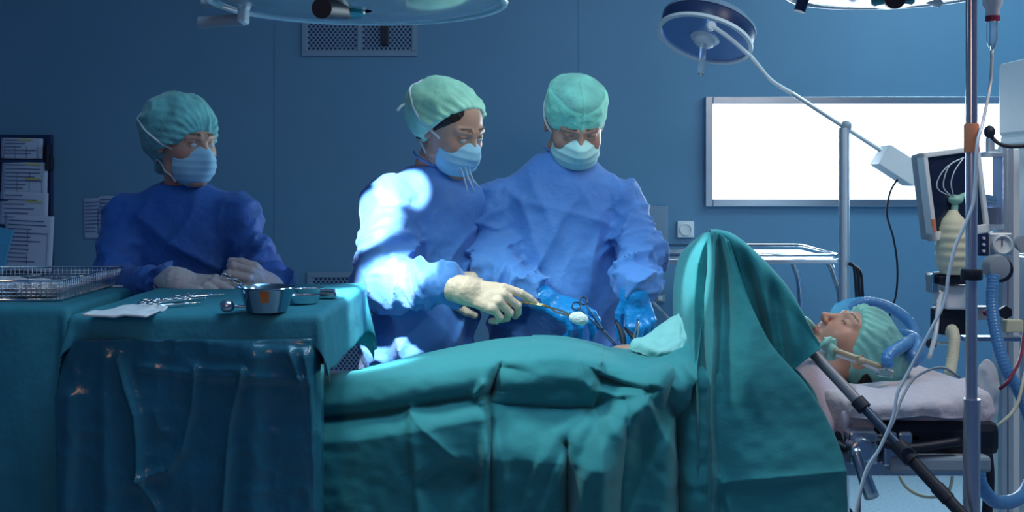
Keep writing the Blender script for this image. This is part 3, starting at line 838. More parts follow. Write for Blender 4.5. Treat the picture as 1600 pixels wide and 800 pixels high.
# ---------------------------------------------------------------- surgeon facing the camera (man, mint cap)
hm = Head(at(898, 196, 3.05), (.12, -.84, -.52), (0, 0, 1), 1.0, female=False, open_=.0016)
nk = at(882, 247, 3.10)
armR = [at(778, 322, 3.08), at(766, 424, 2.99), at(842, 464, 2.84)]      # his right arm, left in the picture
armL = [at(972, 318, 3.08), at(1000, 402, 2.98), at(990, 452, 2.84)]
hR = Hand(armR[2] + [.004, 0, 0], (.86, -.30, -.36), (.25, -.62, .74), 1, ((.35, .5, .3), (.5, .6, .4), (.7, .7, .5), (.8, .8, .5)), k=1.02, thumb=((.75, .45, -.45), (.95, .0, -.3), (.95, -.15, -.2)))
hL = Hand(armL[2] + [.004, 0, -.004], (.16, -.25, -.95), (.25, -.93, .22), -1, ((.45, .45, .3), (.5, .55, .4), (.6, .7, .5), (.7, .8, .5)), k=1.02, thumb=((.75, .5, -.45), (.95, .1, -.35), (.95, -.05, -.3)))
gl_m = [(.34, .13, 3.10, .22, .17), (.9, .125, 3.09, .185, .145), (1.1, .125, 3.08, .18, .135), (1.25, .12, 3.08, .18, .125), (1.34, .125, 3.09, .178, .118), (1.40, .135, 3.10, .15, .105), (1.445, .142, 3.10, .105, .088), (1.475, .147, 3.10, .068, .066)]
bl_m = [(.85, .125, 3.10, .15, .11), (1.1, .125, 3.10, .135, .10), (1.32, .125, 3.10, .15, .10), (1.42, .14, 3.11, .09, .07)]
pm = make_person('man in blue gown, mint cap and mint mask, bending over the patient', (0, 0, 0), hm, nk, bl_m, gl_m, [armR, armL], 'gown', [(.066, .058, .044), (.060, .056, .048)], [hR, hL], [(.02, 3.10), (.24, 3.12)], 21, [('glove_blue', .05, None), ('glove_blue', .05, None)])
face_parts(hm, pm, hairline=.06)
# flat-topped two-tone cap
def capm(P):
    q = hm.loc(P)
    a_ = .083 + np.clip(q[:, 2] - .03, 0, .1) * .03; b_ = .104
    d = (np.sqrt((q[:, 0] / a_) ** 2 + ((q[:, 1] + .012) / b_) ** 2) - 1) * .083
    d = smax(d, ell(q, (0, -.012, .056), (.098, .116, .080)), .014)
    d = d - .0025 * ridge(q[:, 0] * 30, q[:, 1] * 20, q[:, 2] * 12, 5) - .0018 * vnoise(q[:, 0] * 60, q[:, 1] * 60, q[:, 2] * 60, 6)
    d = d  - .003 * np.exp(-(q[:, 0] / .0022) ** 2) * (q[:, 1] > 0)
    return smax(d, (.022 + (q[:, 1] - .09) * .22) - q[:, 2], .004)
def capcol(V):
    q = hm.loc(V.astype(np.float32)); e = .078 + .030 * np.abs(q[:, 0]) / .08
    t = np.clip((q[:, 2] - e) / .004, 0, 1)[:, None] * (.65 + .35 * vnoise(q[:, 0] * 30, q[:, 1] * 30, q[:, 2] * 30, 3))[:, None]
    return np.array([.32, .95, .72]) * (1 - t) + np.array([.16, .42, .38]) * t
CAPF[hm] = capm
sdf_obj('surgical_cap', capm, hm.c - .2, hm.c + .2, .0035, 'cap', pm, color=capcol)

face_mask(hm, pm, 'mask_mint', top=.0)

# ---------------------------------------------------------------- assisting surgeon (woman, green bouffant cap, brightly lit)
hw = Head(at(706, 204, 3.00), (.66, -.60, -.42), (-.10, 0, 1), .97, open_=.0026)
nk = at(677, 258, 3.04)
armR = [at(612, 318, 2.98), at(606, 437, 2.84), at(716, 452, 2.70)]
armL = [at(716, 322, 3.12), at(706, 405, 3.06), at(690, 442, 2.92)]
hR = Hand(armR[2] + [.012, 0, 0], (.95, -.16, -.22), (.12, -.78, .60), 1, ((.30, .35, .15), (.75, .75, .4), (.9, .9, .5), (1.0, .95, .5)), spread=(.10, .0, -.06, -.14), k=1.04, thumb=((.80, .15, -.65), (.95, -.05, -.35), (.97, -.1, -.2)))
hL = Hand(armL[2], (.95, -.12, -.05), (.1, -.8, .6), -1, REL)
gl_w = [(.34, -.255, 3.08, .18, .15), (.86, -.255, 3.06, .150, .125), (.93, -.252, 3.01, .145, .155), (.99, -.25, 3.00, .142, .16), (1.07, -.248, 3.03, .137, .135), (1.2, -.24, 3.05, .148, .125), (1.31, -.235, 3.05, .165, .125), (1.365, -.228, 3.05, .150, .11), (1.405, -.222, 3.05, .105, .09), (1.435, -.216, 3.04, .066, .066)]
bl_w = [(.80, -.25, 3.07, .14, .11), (1.05, -.25, 3.07, .11, .09), (1.3, -.235, 3.06, .13, .09), (1.39, -.222, 3.05, .085, .07)]
pw = make_person('woman in blue gown and green bouffant cap, brightly lit, holding a sponge stick', (0, 0, 0), hw, nk, bl_w, gl_w, [armR, armL], 'gown', [(.074, .070, .040), (.05, .05, .04)], [hR, hL], [(-.34, 3.10), (-.17, 3.12)], 5, [('glove_cream', .055, None), ('glove_cream', .03, None)], folds=1.1)
WH = hR
face_parts(hw, pw, hairline=.046)
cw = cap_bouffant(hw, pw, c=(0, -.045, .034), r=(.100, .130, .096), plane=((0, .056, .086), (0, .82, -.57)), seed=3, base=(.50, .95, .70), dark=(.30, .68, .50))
face_mask(hw, pw, 'mask', top=-.006)
b = MB(); b.tube([hw.w((0.03, -.125, .10)), at(640, 158, 3.02), at(628, 165, 3.0), at(621, 173, 2.99)], .0042, 8, flat=.4)
b.build('cap_tie', 'strap', cw, smooth=True)
b = MB()
for (x0_, x1_, yy) in ((726, 731, 300), (733, 742, 300), (739, 750, 293)): b.tube([at(x0_ - 6, 262, 2.92), at(x0_, 280, 2.895), at(x1_, yy, 2.90)], .003, 8, flat=.4)
b.build('hanging_mask_tie', 'strap', pw, smooth=True)

# ---------------------------------------------------------------- scrub nurse at the left
hn = Head(at(290, 227, 3.03), (.78, -.62, -.10), (-.04, 0, 1), .92, open_=.0027)
nk = at(286, 295, 3.07)
armR = [at(200, 345, 3.06), at(172, 452, 2.93), at(272, 440, 2.62)]
armL = [at(368, 340, 3.06), at(402, 440, 2.98), at(427, 450, 2.76)]
hR = Hand(armR[2] + [.004, -.0, .002], (.95, -.28, -.10), (.12, -.45, .88), 1, ((.40, .35, .2), (.42, .4, .2), (.45, .4, .25), (.5, .45, .3)), k=1.0)
hL = Hand(armL[2] + [-.004, -.02, 0], (-.42, -.86, .25), (.72, -.42, -.1), -1, ((.95, 1.2, .7), (1.0, 1.25, .7), (1.1, 1.25, .7), (1.15, 1.3, .7)), spread=(.05, 0, -.03, -.06), k=1.0, thumb=((.75, .45, -.3), (.7, .1, -.75), (.4, -.1, -.9)))
cxn = at(284, 0, 3.08)[0]
gl_n = [(.34, cxn, 3.14, .22, .17), (.85, cxn, 3.12, .19, .145), (1.1, cxn, 3.09, .175, .13), (1.22, cxn, 3.08, .178, .128), (1.29, cxn, 3.08, .175, .12), (1.335, cxn, 3.08, .15, .105), (1.365, cxn, 3.075, .11, .09), (1.39, nk[0], 3.07, .066, .064)]
bl_n = [(.80, cxn, 3.13, .14, .11), (1.05, cxn, 3.11, .12, .10), (1.26, cxn, 3.09, .14, .09), (1.35, cxn, 3.08, .08, .06)]
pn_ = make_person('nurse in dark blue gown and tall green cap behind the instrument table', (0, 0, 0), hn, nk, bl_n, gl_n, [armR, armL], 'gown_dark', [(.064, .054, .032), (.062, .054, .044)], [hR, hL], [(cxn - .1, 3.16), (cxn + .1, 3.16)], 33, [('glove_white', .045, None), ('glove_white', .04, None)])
NH = hL
face_parts(hn, pn_, hairline=.085)
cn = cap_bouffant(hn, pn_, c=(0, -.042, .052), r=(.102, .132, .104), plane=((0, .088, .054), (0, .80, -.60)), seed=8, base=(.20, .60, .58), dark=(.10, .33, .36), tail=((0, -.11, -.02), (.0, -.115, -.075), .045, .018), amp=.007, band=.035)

face_mask(hn, pn_, 'mask', top=-.002)

# ---------------------------------------------------------------- patient on the table
hp = Head(at(1327, 545, 2.63), (-.42, -.14, .90), (.90, 0, .42), .93, closed=True)
nkp = hp.w((0, -.03, -.15))
lv = [(-.30, 2.65, .880, .10, .02), (-.1, 2.65, .905, .15, .055), (.12, 2.65, .925, .15, .070), (.30, 2.64, .915, .16, .062), (.46, 2.64, .92, .17, .075), (.56, 2.64, .92, .12, .06)]
def patient(P):
    d = hp.sdf(P)
    d = smin(d, rcap(P, hp.w((0, -.015, -.045)), nkp, .046, .052), .03)
    d = smin(d, loft(P, lv, ax=0), .04)
    for sy in (-1, 1):
        d = smin(d, arm_sdf(P, [(.50, 2.64 + sy * .17, .92), (.22, 2.64 + sy * .235, .885), (-.02, 2.64 + sy * .225, .88), (-.14, 2.64 + sy * .22, .88)], (.05, .04, .028, .030)), .03)
        d = smin(d, arm_sdf(P, [(-.15, 2.65 + sy * .09, .885), (-.45, 2.65 + sy * .10, .862), (-.95, 2.65 + sy * .10, .866)], (.060, .044, .034)), .03)
        d = smin(d, ell(P, (.285, 2.70, .948), (.06, .05, .040)), .02)
        d = smin(d, rcap(P, (-.96, 2.65 + sy * .10, .885), (-.99, 2.65 + sy * .12, .965), .030, .022), .02)
    return d
pp_ = sdf_obj('person', patient, (-1.08, 2.34, .80), (1.0, 2.95, 1.16), .012, 'skin', None, fine=(((hp.c[0] - .13, hp.c[0] + .13, .0032),), ((hp.c[1] - .12, hp.c[1] + .12, .0036),), ((hp.c[2] - .13, hp.c[2] + .15, .0032),)), color=lambda V: hp.color(V))
tag(pp_, 'patient lying asleep on the operating table in a green cap', 'person')
face_parts(hp, pp_, hair=True, hairline=.082)
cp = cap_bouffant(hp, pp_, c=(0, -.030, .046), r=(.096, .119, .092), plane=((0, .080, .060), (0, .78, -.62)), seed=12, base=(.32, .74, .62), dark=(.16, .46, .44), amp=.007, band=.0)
# loose gown over the shoulder, seen between the drape and the rod
G = []
for col in ([(1200, 560, 2.50), (1200, 600, 2.43), (1200, 660, 2.41), (1200, 720, 2.41)],
            [(1240, 560, 2.56), (1243, 592, 2.44), (1255, 660, 2.41), (1262, 740, 2.41)],
            [(1262, 552, 2.60), (1270, 580, 2.46), (1288, 660, 2.39), (1296, 740, 2.39)],
            [(1278, 562, 2.60), (1292, 590, 2.46), (1306, 655, 2.41), (1312, 735, 2.41)],
            [(1292, 572, 2.60), (1306, 598, 2.47), (1320, 650, 2.39), (1324, 715, 2.39)],
            [(1302, 582, 2.62), (1322, 606, 2.49), (1332, 650, 2.42), (1330, 690, 2.42)]):
    G.append([at(*p) for p in col])
G = cr_resample(cr_resample(G, 50, 0), 50, 1)
G[:, :, 1] += .004 * vnoise(G[:, :, 0] * 30, 0, G[:, :, 2] * 12, 4)
sheet('patient_gown', G, 'pink_linen', pp_)
# ================================================================== DRAPES AND TABLES
def poly_sd(x, y, pl):
    """signed distance in px to a polyline; positive on its right-hand side walking along it (image y down)"""
    best = np.full(x.shape, 1e9); sg = np.ones(x.shape)
    for (x0, y0), (x1, y1) in zip(pl[:-1], pl[1:]):
        dx, dy = x1 - x0, y1 - y0; L2 = dx * dx + dy * dy
        t = np.clip(((x - x0) * dx + (y - y0) * dy) / L2, 0, 1)
        d = np.hypot(x - x0 - t * dx, y - y0 - t * dy); c = dx * (y - y0) - dy * (x - x0)
        m = d < best; best = np.where(m, d, best); sg = np.where(m, np.where(c >= 0, 1.0, -1.0), sg)
    return best * sg, best
def end_fade(x, y, pl, w_=9.0):
    out = np.ones(x.shape)
    for (x0, y0), (x1, y1) in ((pl[0], pl[1]), (pl[-1], pl[-2])):
        L_ = math.hypot(x1 - x0, y1 - y0); over = -((x - x0) * (x1 - x0) + (y - y0) * (y1 - y0)) / L_
        near_ = np.hypot(x - x0, y - y0) < np.hypot(x - x1, y - y1) + 1e-6
        out = out * np.where(near_ , np.exp(-(np.clip(over, 0, 1e9) / w_) ** 2), 1.0)
    return out
def creases(x, y, L):
    out = np.zeros(x.shape)
    for kind, pl, amp, w_, fade in L:
        s, d = poly_sd(x, y, pl)
        if kind == 'ridge': out += amp * np.exp(-(d / w_) ** 2)
        elif kind == 'fold':  out += amp * np.exp(-(d / w_))
        elif kind == 'ramp':  # slopes outwards over w_ px, then sinks back
            u_ = np.clip(s / w_, 0, 1); out += amp * u_ * u_ * (3 - 2 * u_) * np.exp(-np.clip(s - w_, 0, 1e9) / fade) * end_fade(x, y, pl, 14)
        elif kind == 'lip':   # cloth on the positive side stands proud next to the line and sinks back over 'fade'
            out += amp * (1 / (1 + np.exp(-np.clip(s / w_, -30, 30)))) * np.exp(-np.clip(s, 0, 1e9) / fade) * end_fade(x, y, pl)
    return out
def smooth_interp(x, xp, yp):
    # monotone-ish cosine interpolation with light smoothing
    g = np.linspace(min(xp), max(xp), 400); v = np.interp(g, xp, yp); k = np.ones(25) / 25
    v = np.convolve(np.pad(v, 12, 'edge'), k, 'valid'); return np.interp(x, g, v)

# ---- main drape over the patient's body
pxs = np.concatenate([np.linspace(40, 430, 60), np.linspace(440, 1130, 330)]); nu, nv = len(pxs), 520
sil = smooth_interp(pxs, [40, 100, 200, 440, 500, 560, 640, 700, 780, 860, 920, 950, 985, 1020, 1060, 1130], [585, 585, 615, 610, 592, 577, 559, 547, 533, 529, 535, 545, 551, 551, 545, 540])
edg = smooth_interp(pxs, [40, 200, 440, 500, 640, 780, 860, 905, 945, 1008, 1060, 1130], [605, 612, 610, 602, 586, 570, 560, 563, 574, 590, 584, 580])
Vd = np.zeros((nu, nv, 3))
for i, px in enumerate(pxs):
    ze = H - (edg[i] - 280) / F * 2.36; zs = H - (sil[i] - 280) / F * 2.60
    X = (px - 800) / F * 2.40
    pts = [(2.93, zs - .22), (2.88, zs - .10), (2.80, zs - .035), (2.70, zs - .008), (2.60, zs), (2.50, (zs + ze) / 2 + .008), (2.43, ze + .008), (2.375, ze + .003), (2.352, ze - .010), (2.342, ze - .04), (2.335, ze - .10), (2.325, ze - .18), (2.32, ze - .30), (2.315, ze - .45), (2.31, ze - .62)]
    pr = crm([(0, a, b_) for a, b_ in pts], .004)
    s_ = np.concatenate([[0], np.cumsum(np.linalg.norm(np.diff(pr, axis=0), axis=1))]); t_ = np.linspace(0, s_[-1], nv)
    Vd[i, :, 0] = X; Vd[i, :, 1] = np.interp(t_, s_, pr[:, 1]); Vd[i, :, 2] = np.interp(t_, s_, pr[:, 2])
PX = 800 + F * Vd[:, :, 0] / Vd[:, :, 1]; PY = 280 + F * (H - Vd[:, :, 2]) / Vd[:, :, 1]
CR = [
    # first tier: soft roll, then a pinched line where the cloth turns out again
    ('ridge', [(440, 634), (560, 628), (650, 612), (750, 596)], .009, 17, 0),
    ('fold', [(440, 660), (498, 655), (585, 648), (640, 638), (700, 628), (755, 620), (768, 616)], -.018, 9, 0),
    ('ramp', [(440, 658), (498, 655), (585, 648), (640, 638), (700, 628), (766, 618)], .028, 34, 120),
    ('lip', [(766, 860), (768, 700), (766, 660), (763, 628), (770, 602), (779, 572)], -.018, 2.6, 45),
    ('fold', [(780, 568), (772, 600), (765, 630), (768, 660), (768, 700), (766, 860)], -.030, 4, 0),
    ('ridge', [(756, 600), (744, 618), (752, 626)], .016, 7, 0),
    ('lip', [(655, 860), (650, 760), (644, 700), (640, 642)], .014, 2.6, 34),
    ('fold', [(642, 642), (668, 668), (700, 698), (716, 712)], .012, 10, 0),
    ('ramp', [(650, 728), (690, 706), (722, 700), (752, 722)], -.020, 26, 60),
    # middle box
    ('ridge', [(790, 598), (860, 590), (900, 592), (925, 602)], .009, 16, 0),
    ('fold', [(770, 634), (830, 636), (880, 639), (930, 640)], -.016, 8, 0),
    ('ramp', [(768, 636), (860, 638), (932, 640)], .042, 74, 90),
    ('lip', [(932, 640), (937, 605), (940, 574)], -.020, 2.4, 28),
    ('fold', [(905, 566), (912, 592), (922, 606)], .009, 5, 0),
    ('fold', [(918, 606), (930, 590), (938, 580)], .007, 4, 0),
    ('ramp', [(942, 582), (975, 594), (1008, 600)], -.028, 8, 24),
    ('fold', [(938, 612), (965, 618), (1000, 610)], .022, 8, 0),
    # diagonal layers
    ('lip', [(795, 860), (835, 720), (862, 672), (905, 644)], .018, 2.6, 36),
    ('lip', [(812, 860), (866, 722), (896, 672), (930, 640)], .020, 2.6, 40),
    ('fold', [(884, 690), (886, 740), (890, 860)], -.040, 6, 0),
    ('lip', [(887, 860), (903, 728), (924, 684), (948, 644), (1000, 616)], .045, 3.2, 70),
    ('ridge', [(1044, 588), (992, 622), (962, 672), (946, 740), (934, 860)], .040, 24, 0),
    ('fold', [(975, 622), (972, 700), (966, 860)], -.016, 7, 0),
    ('lip', [(975, 800), (1010, 720), (1060, 640)], .010, 2.0, 40),
    ('ridge', [(1024, 600), (1036, 660), (1034, 860)], .018, 18, 0),
    ('fold', [(1060, 585), (1064, 700), (1068, 860)], -.050, 9, 0),
]
D = creases(PX, PY, CR) * 1.35
front = np.clip((2.47 - Vd[:, :, 1]) / .08, 0, 1)
D = D * front
D += .0035 * vnoise(PX / 42, PY / 30, 0, 3) * front + .002 * vnoise(PX / 18, PY / 14, 0, 5) * front
# overlapping second sheet on the top, with a visible straight edge
lay = ((PX > 832) & (PX < 942)).astype(float) * (Vd[:, :, 2] > .96) * .0025
gu = np.gradient(Vd, axis=0); gv = np.gradient(Vd, axis=1); N = np.cross(gv, gu); N /= np.linalg.norm(N, axis=2)[:, :, None] + 1e-9
if N[nu // 2, nv - 5, 1] > 0: N = -N
N = N * .35 + np.array([0, -.65, 0]) * front[:, :, None] + N * .65 * (1 - front)[:, :, None]
Vd = Vd + N * (D + lay)[:, :, None]
md = sheet('surgical_drape', Vd, 'drape', None, .0015)
tag(md, 'wide teal surgical drape covering the patient and hanging down the near side', 'surgical drape')
# straight-edged overlay sheet along the top
O_ = Vd[int((835 - 440) / 690 * nu):int((1010 - 440) / 690 * nu), 40:175].copy()

# ---- drape tented over the slanting rod
def strings(cols, nu_, nv_): return cr_resample(cr_resample([[at(*p) for p in c] for c in cols], nu_, 0), nv_, 1)
near = [
 [(1090, 370, 2.66), (1062, 400, 2.70), (1052, 450, 2.71), (1052, 505, 2.70), (1058, 570, 2.62), (1060, 700, 2.55), (1060, 860, 2.5)],
 [(1097, 365, 2.58), (1076, 402, 2.60), (1064, 450, 2.60), (1064, 510, 2.56), (1070, 580, 2.46), (1076, 700, 2.40), (1078, 860, 2.38)],
 [(1105, 363, 2.52), (1092, 400, 2.50), (1083, 450, 2.48), (1082, 520, 2.43), (1086, 600, 2.34), (1090, 700, 2.32), (1090, 860, 2.32)],
 [(1111, 362, 2.49), (1104, 410, 2.50), (1100, 470, 2.475), (1097, 530, 2.44), (1096, 620, 2.37), (1098, 700, 2.355), (1099, 860, 2.355)],
 [(1117, 363, 2.46), (1116, 412, 2.475), (1114, 470, 2.45), (1113, 550, 2.39), (1110, 640, 2.335), (1112, 720, 2.32), (1112, 860, 2.32)],
 [(1124, 366, 2.46), (1128, 420, 2.50), (1130, 480, 2.48), (1127, 550, 2.42), (1122, 640, 2.355), (1128, 740, 2.34), (1134, 860, 2.34)],
 [(1131, 370, 2.44), (1145, 430, 2.44), (1155, 500, 2.40), (1160, 580, 2.35), (1166, 660, 2.32), (1172, 745, 2.30), (1176, 860, 2.30)],
 [(1136, 374, 2.44), (1158, 440, 2.42), (1180, 505, 2.38), (1206, 590, 2.34), (1226, 665, 2.31), (1244, 742, 2.29), (1252, 860, 2.29)],
 [(1139, 378, 2.43), (1172, 470, 2.40), (1206, 538, 2.37), (1258, 600, 2.345), (1296, 668, 2.325), (1318, 738, 2.31), (1322, 860, 2.31)],
 [(1138, 380, 2.45), (1168, 472, 2.44), (1200, 542, 2.42), (1250, 604, 2.39), (1288, 670, 2.365), (1310, 738, 2.35), (1314, 860, 2.35)],
]
for k_ in range(4, 10):
    near[k_] = [(x_, y_, Y_ - (.045 if j_ in (1, 2, 3) else .02)) for j_, (x_, y_, Y_) in enumerate(near[k_])]
S1 = strings(near, 190, 240)
PX = 800 + F * S1[:, :, 0] / S1[:, :, 1]; PY = 280 + F * (H - S1[:, :, 2]) / S1[:, :, 1]
D = creases(PX, PY, [('fold', [(1128, 752), (1180, 747), (1260, 740), (1322, 734)], .012, 9, 0),
                     ('fold', [(1124, 745), (1140, 800), (1145, 860)], .010, 6, 0),
                     ('fold', [(1090, 372), (1087, 405)], .012, 4, 0), ('lip', [(1075, 405), (1086, 408)], .012, 2, 10),
                     ('lip', [(1205, 540), (1180, 490), (1165, 445)], -.008, 3, 20),
                     ('ridge', [(1160, 600), (1240, 700)], .006, 30, 0)])
D += .004 * vnoise(PX / 45, PY / 60, 0, 9) + .0016 * vnoise(PX / 16, PY / 16, 0, 10)
S1[:, :, 1] -= D
tent = sheet('screen_drape', S1, 'drape', None, .0015, flip=True)
tag(tent, 'teal drape tented to a tall peak over the slanting rod beside the patient', 'surgical drape')
far = [
 [(1108, 364, 2.62), (1110, 362, 2.50), (1116, 420, 2.52), (1136, 500, 2.50), (1156, 590, 2.49)],
 [(1122, 368, 2.60), (1124, 362, 2.48), (1144, 425, 2.51), (1168, 500, 2.50), (1186, 590, 2.48)],
 [(1140, 372, 2.60), (1143, 367, 2.47), (1158, 430, 2.45), (1182, 505, 2.45), (1198, 590, 2.44)],
 [(1160, 385, 2.60), (1163, 380, 2.46), (1174, 442, 2.48), (1192, 512, 2.47), (1208, 590, 2.44)],
 [(1182, 405, 2.58), (1186, 400, 2.46), (1192, 456, 2.41), (1206, 518, 2.41), (1218, 588, 2.40)],
 [(1206, 428, 2.56), (1209, 424, 2.45), (1213, 474, 2.45), (1221, 528, 2.44), (1230, 584, 2.41)],
 [(1228, 456, 2.54), (1232, 450, 2.44), (1234, 492, 2.40), (1238, 535, 2.38), (1242, 576, 2.38)],
 [(1248, 488, 2.52), (1252, 484, 2.42), (1256, 512, 2.40), (1257, 540, 2.39), (1258, 564, 2.38)],
 [(1266, 522, 2.50), (1270, 518, 2.42), (1272, 530, 2.40), (1272, 541, 2.39), (1272, 552, 2.38)],
 [(1274, 540, 2.50), (1279, 536, 2.41), (1280, 538, 2.40), (1280, 541, 2.39), (1280, 545, 2.38)],
]
for k_, col_ in enumerate(far):
    for j_ in range(1, 5): col_[j_] = (col_[j_][0], col_[j_][1], col_[j_][2] * .5 + .5 * (2.47 - .006 * k_) - .006 * k_ - .02)
S2 = strings(far, 140, 120)
S2[:, :, 1] += .004 * vnoise(S2[:, :, 0] * 22, 0, S2[:, :, 2] * 18, 2)
sheet('upper_fold', S2, 'drape', tent, .0015, flip=True)
# shoulder layer showing between tent and gown
S3 = strings([[(1180, 560, 2.42), (1190, 620, 2.40), (1200, 720, 2.40)], [(1232, 572, 2.40), (1246, 622, 2.38), (1262, 720, 2.38)], [(1248, 580, 2.41), (1272, 618, 2.39), (1290, 700, 2.38)], [(1252, 584, 2.44), (1277, 622, 2.42), (1296, 700, 2.40)]], 40, 40)
sheet('shoulder_fold', S3, 'drape', tent, .0015, flip=True)

# slanting screen rod
rr = empty('screen_rod', (1.44, 1.9, 0), 'slanting grey metal rod with black lower tube coming out from under the tented drape', 'support rod')
A = at(1122, 392, 2.57); B = at(1345, 632, 2.31); Cc = at(1372, 662, 2.28); E = np.array([1.49, 1.87, .0])
d0 = nrm(Cc - A)
A2 = A; E2 = Cc + d0 * (Cc[2] / -d0[2])
MB().cyl(A2, B, .0118, 24).build('upper_tube', 'rod_grey', rr, smooth='auto')
MB().cyl(B - d0 * .02, Cc + d0 * .6, .0095, 20).build('inner_tube', 'rod_dark', rr, smooth='auto')
MB().cyl(B - d0 * .012, B + d0 * .012, .0155, 24).build('collar', 'black', rr, smooth='auto')
J = at(1424, 724, 2.2)
jm = MB(); tJ = (J[0] - A[0]) / d0[0]; J = A + d0 * tJ
jm.cyl(J - d0 * .022, J + d0 * .022, .017, 24); jm.cyl(J + [0, -.02, 0], J + [.0, .02, 0], .014, 16); jm.build('joint_clamp', 'black', rr, smooth='auto')
J2 = A + d0 * (tJ + .10); MB().cyl(J2 - d0 * .012, J2 + d0 * .02, .0145, 20).build('stop_collar', 'black', rr, smooth='auto')
MB().cyl(J + d0 * .0, E2, .0125, 20).build('lower_tube', 'black', rr, smooth='auto')
MB().lathe((E2[0], E2[1], 0), (0, 0, 1), [(.05, 0), (.05, .012), (.02, .03), (.014, .05)], 24).build('foot', 'black', rr, smooth='auto')

# ---- lit towel held by the surgeon, and cloth bunch beside the tent
T = strings([[(984, 546, 2.60), (988, 535, 2.60), (996, 530, 2.62), (1004, 534, 2.66), (1006, 546, 2.68)],
             [(1002, 552, 2.54), (1006, 538, 2.53), (1012, 528, 2.58), (1022, 516, 2.64), (1024, 530, 2.68)],
             [(1014, 556, 2.50), (1022, 545, 2.48), (1030, 528, 2.54), (1036, 506, 2.62), (1040, 520, 2.68)],
             [(1026, 560, 2.48), (1040, 548, 2.45), (1048, 526, 2.51), (1052, 496, 2.62), (1058, 510, 2.68)],
             [(1044, 562, 2.47), (1060, 545, 2.45), (1066, 520, 2.50), (1070, 487, 2.62), (1076, 500, 2.68)],
             [(1062, 564, 2.48), (1078, 545, 2.47), (1084, 520, 2.52), (1086, 490, 2.63), (1090, 505, 2.68)]], 90, 70)
T[:, :, 1] -= .010 * ridge(T[:, :, 0] * 34 - T[:, :, 2] * 30, 0, T[:, :, 2] * 8, 3) + .006 * ridge(T[:, :, 0] * 75 - T[:, :, 2] * 40, 0, T[:, :, 2] * 40, 7)
T[:, :, 2] += .0025 * vnoise(T[:, :, 0] * 50, 0, T[:, :, 1] * 50, 5)
tag(sheet('surgical_towel', T, 'towel', None, .003, flip=True), 'pale mint towel bunched beside the wound under the gloved blue hand', 'towel')
T = strings([[(950, 590, 2.44), (955, 566, 2.46), (975, 556, 2.52), (1000, 552, 2.58), (1012, 540, 2.64)],
             [(990, 606, 2.40), (990, 582, 2.38), (1005, 566, 2.44), (1022, 555, 2.50), (1036, 534, 2.60)],
             [(1024, 630, 2.40), (1024, 600, 2.34), (1036, 576, 2.38), (1050, 552, 2.44), (1056, 520, 2.56)],
             [(1052, 660, 2.42), (1050, 616, 2.33), (1062, 590, 2.33), (1070, 556, 2.40), (1076, 510, 2.52)],
             [(1080, 670, 2.44), (1078, 620, 2.34), (1088, 592, 2.32), (1094, 555, 2.38), (1096, 500, 2.48)]], 80, 70)
T[:, :, 1] -= .014 * ridge(T[:, :, 0] * 20 + T[:, :, 2] * 14, 0, T[:, :, 2] * 6, 8) + .004 * vnoise(T[:, :, 0] * 60, 0, T[:, :, 2] * 40, 1)
tag(sheet('bunched_drape', T, 'drape', None, .002, flip=True), 'crumpled teal cloth bunched between the flat drape and the tent', 'surgical drape')
# wound edge: strip of bare skin
# ---- operating table under the drape
ot = empty('operating_table', (.1, 2.64, 0), 'black padded operating table with steel side rail and clamp under the drape', 'operating table')
MB().box((.01, 2.64, .825), (2.06, .50, .05)).build('mattress', 'black', ot, bevel=.015)
MB().box((.01, 2.64, .775), (2.04, .46, .04)).build('table_frame', 'steel', ot, bevel=.005)
for y in (2.375, 2.905):
    MB().box((.01, y, .775), (2.00, .010, .032)).build('side_rail', 'steel', ot, bevel=.002)
b = MB(); b.box((.05, 2.64, .45), (.34, .28, .62)); b.build('column', 'steel', ot, bevel=.02)
MB().box((.05, 2.64, .07), (1.1, .46, .14)).build('base', 'grey_plastic', ot, bevel=.03)
# clamp and lever hanging from the rail at the head end
cl = MB(); c0 = at(1349, 700, 2.33)
cl.box(c0 + [0, .02, .0], (.06, .05, .07)); cl.cyl(c0 + [-.01, -.03, 0], c0 + [-.01, .02, 0], .026, 24)
co = cl.build('rail_clamp', 'steel', ot, bevel=.006)
MB().tube([at(1336, 700, 2.31), at(1348, 738, 2.30), at(1362, 776, 2.30)], [.012, .014, .016], 14).build('clamp_lever', 'steel', co, smooth=True)
b = MB()
for px in (1388, 1412): b.box(at(px, 700, 2.37), (.030, .03, .075))
b.box(at(1400, 682, 2.39), (.10, .03, .02)); b.build('accessory_block', 'steel', ot, bevel=.006)
b = MB(); b.box(at(1430, 700, 2.50), (.22, .30, .035)); b.build('head_section_rail', 'grey_plastic', ot, bevel=.008)
MB().box((.925, 2.64, .836), (.27, .53, .076)).build('head_section', 'black', ot, bevel=.02)
b = MB(); b.tube([at(1300, 690, 2.36), at(1330, 702, 2.335), at(1365, 690, 2.335), at(1420, 700, 2.35), at(1500, 690, 2.36)], .010); b.build('cable_bundle', 'black', ot, smooth=True)
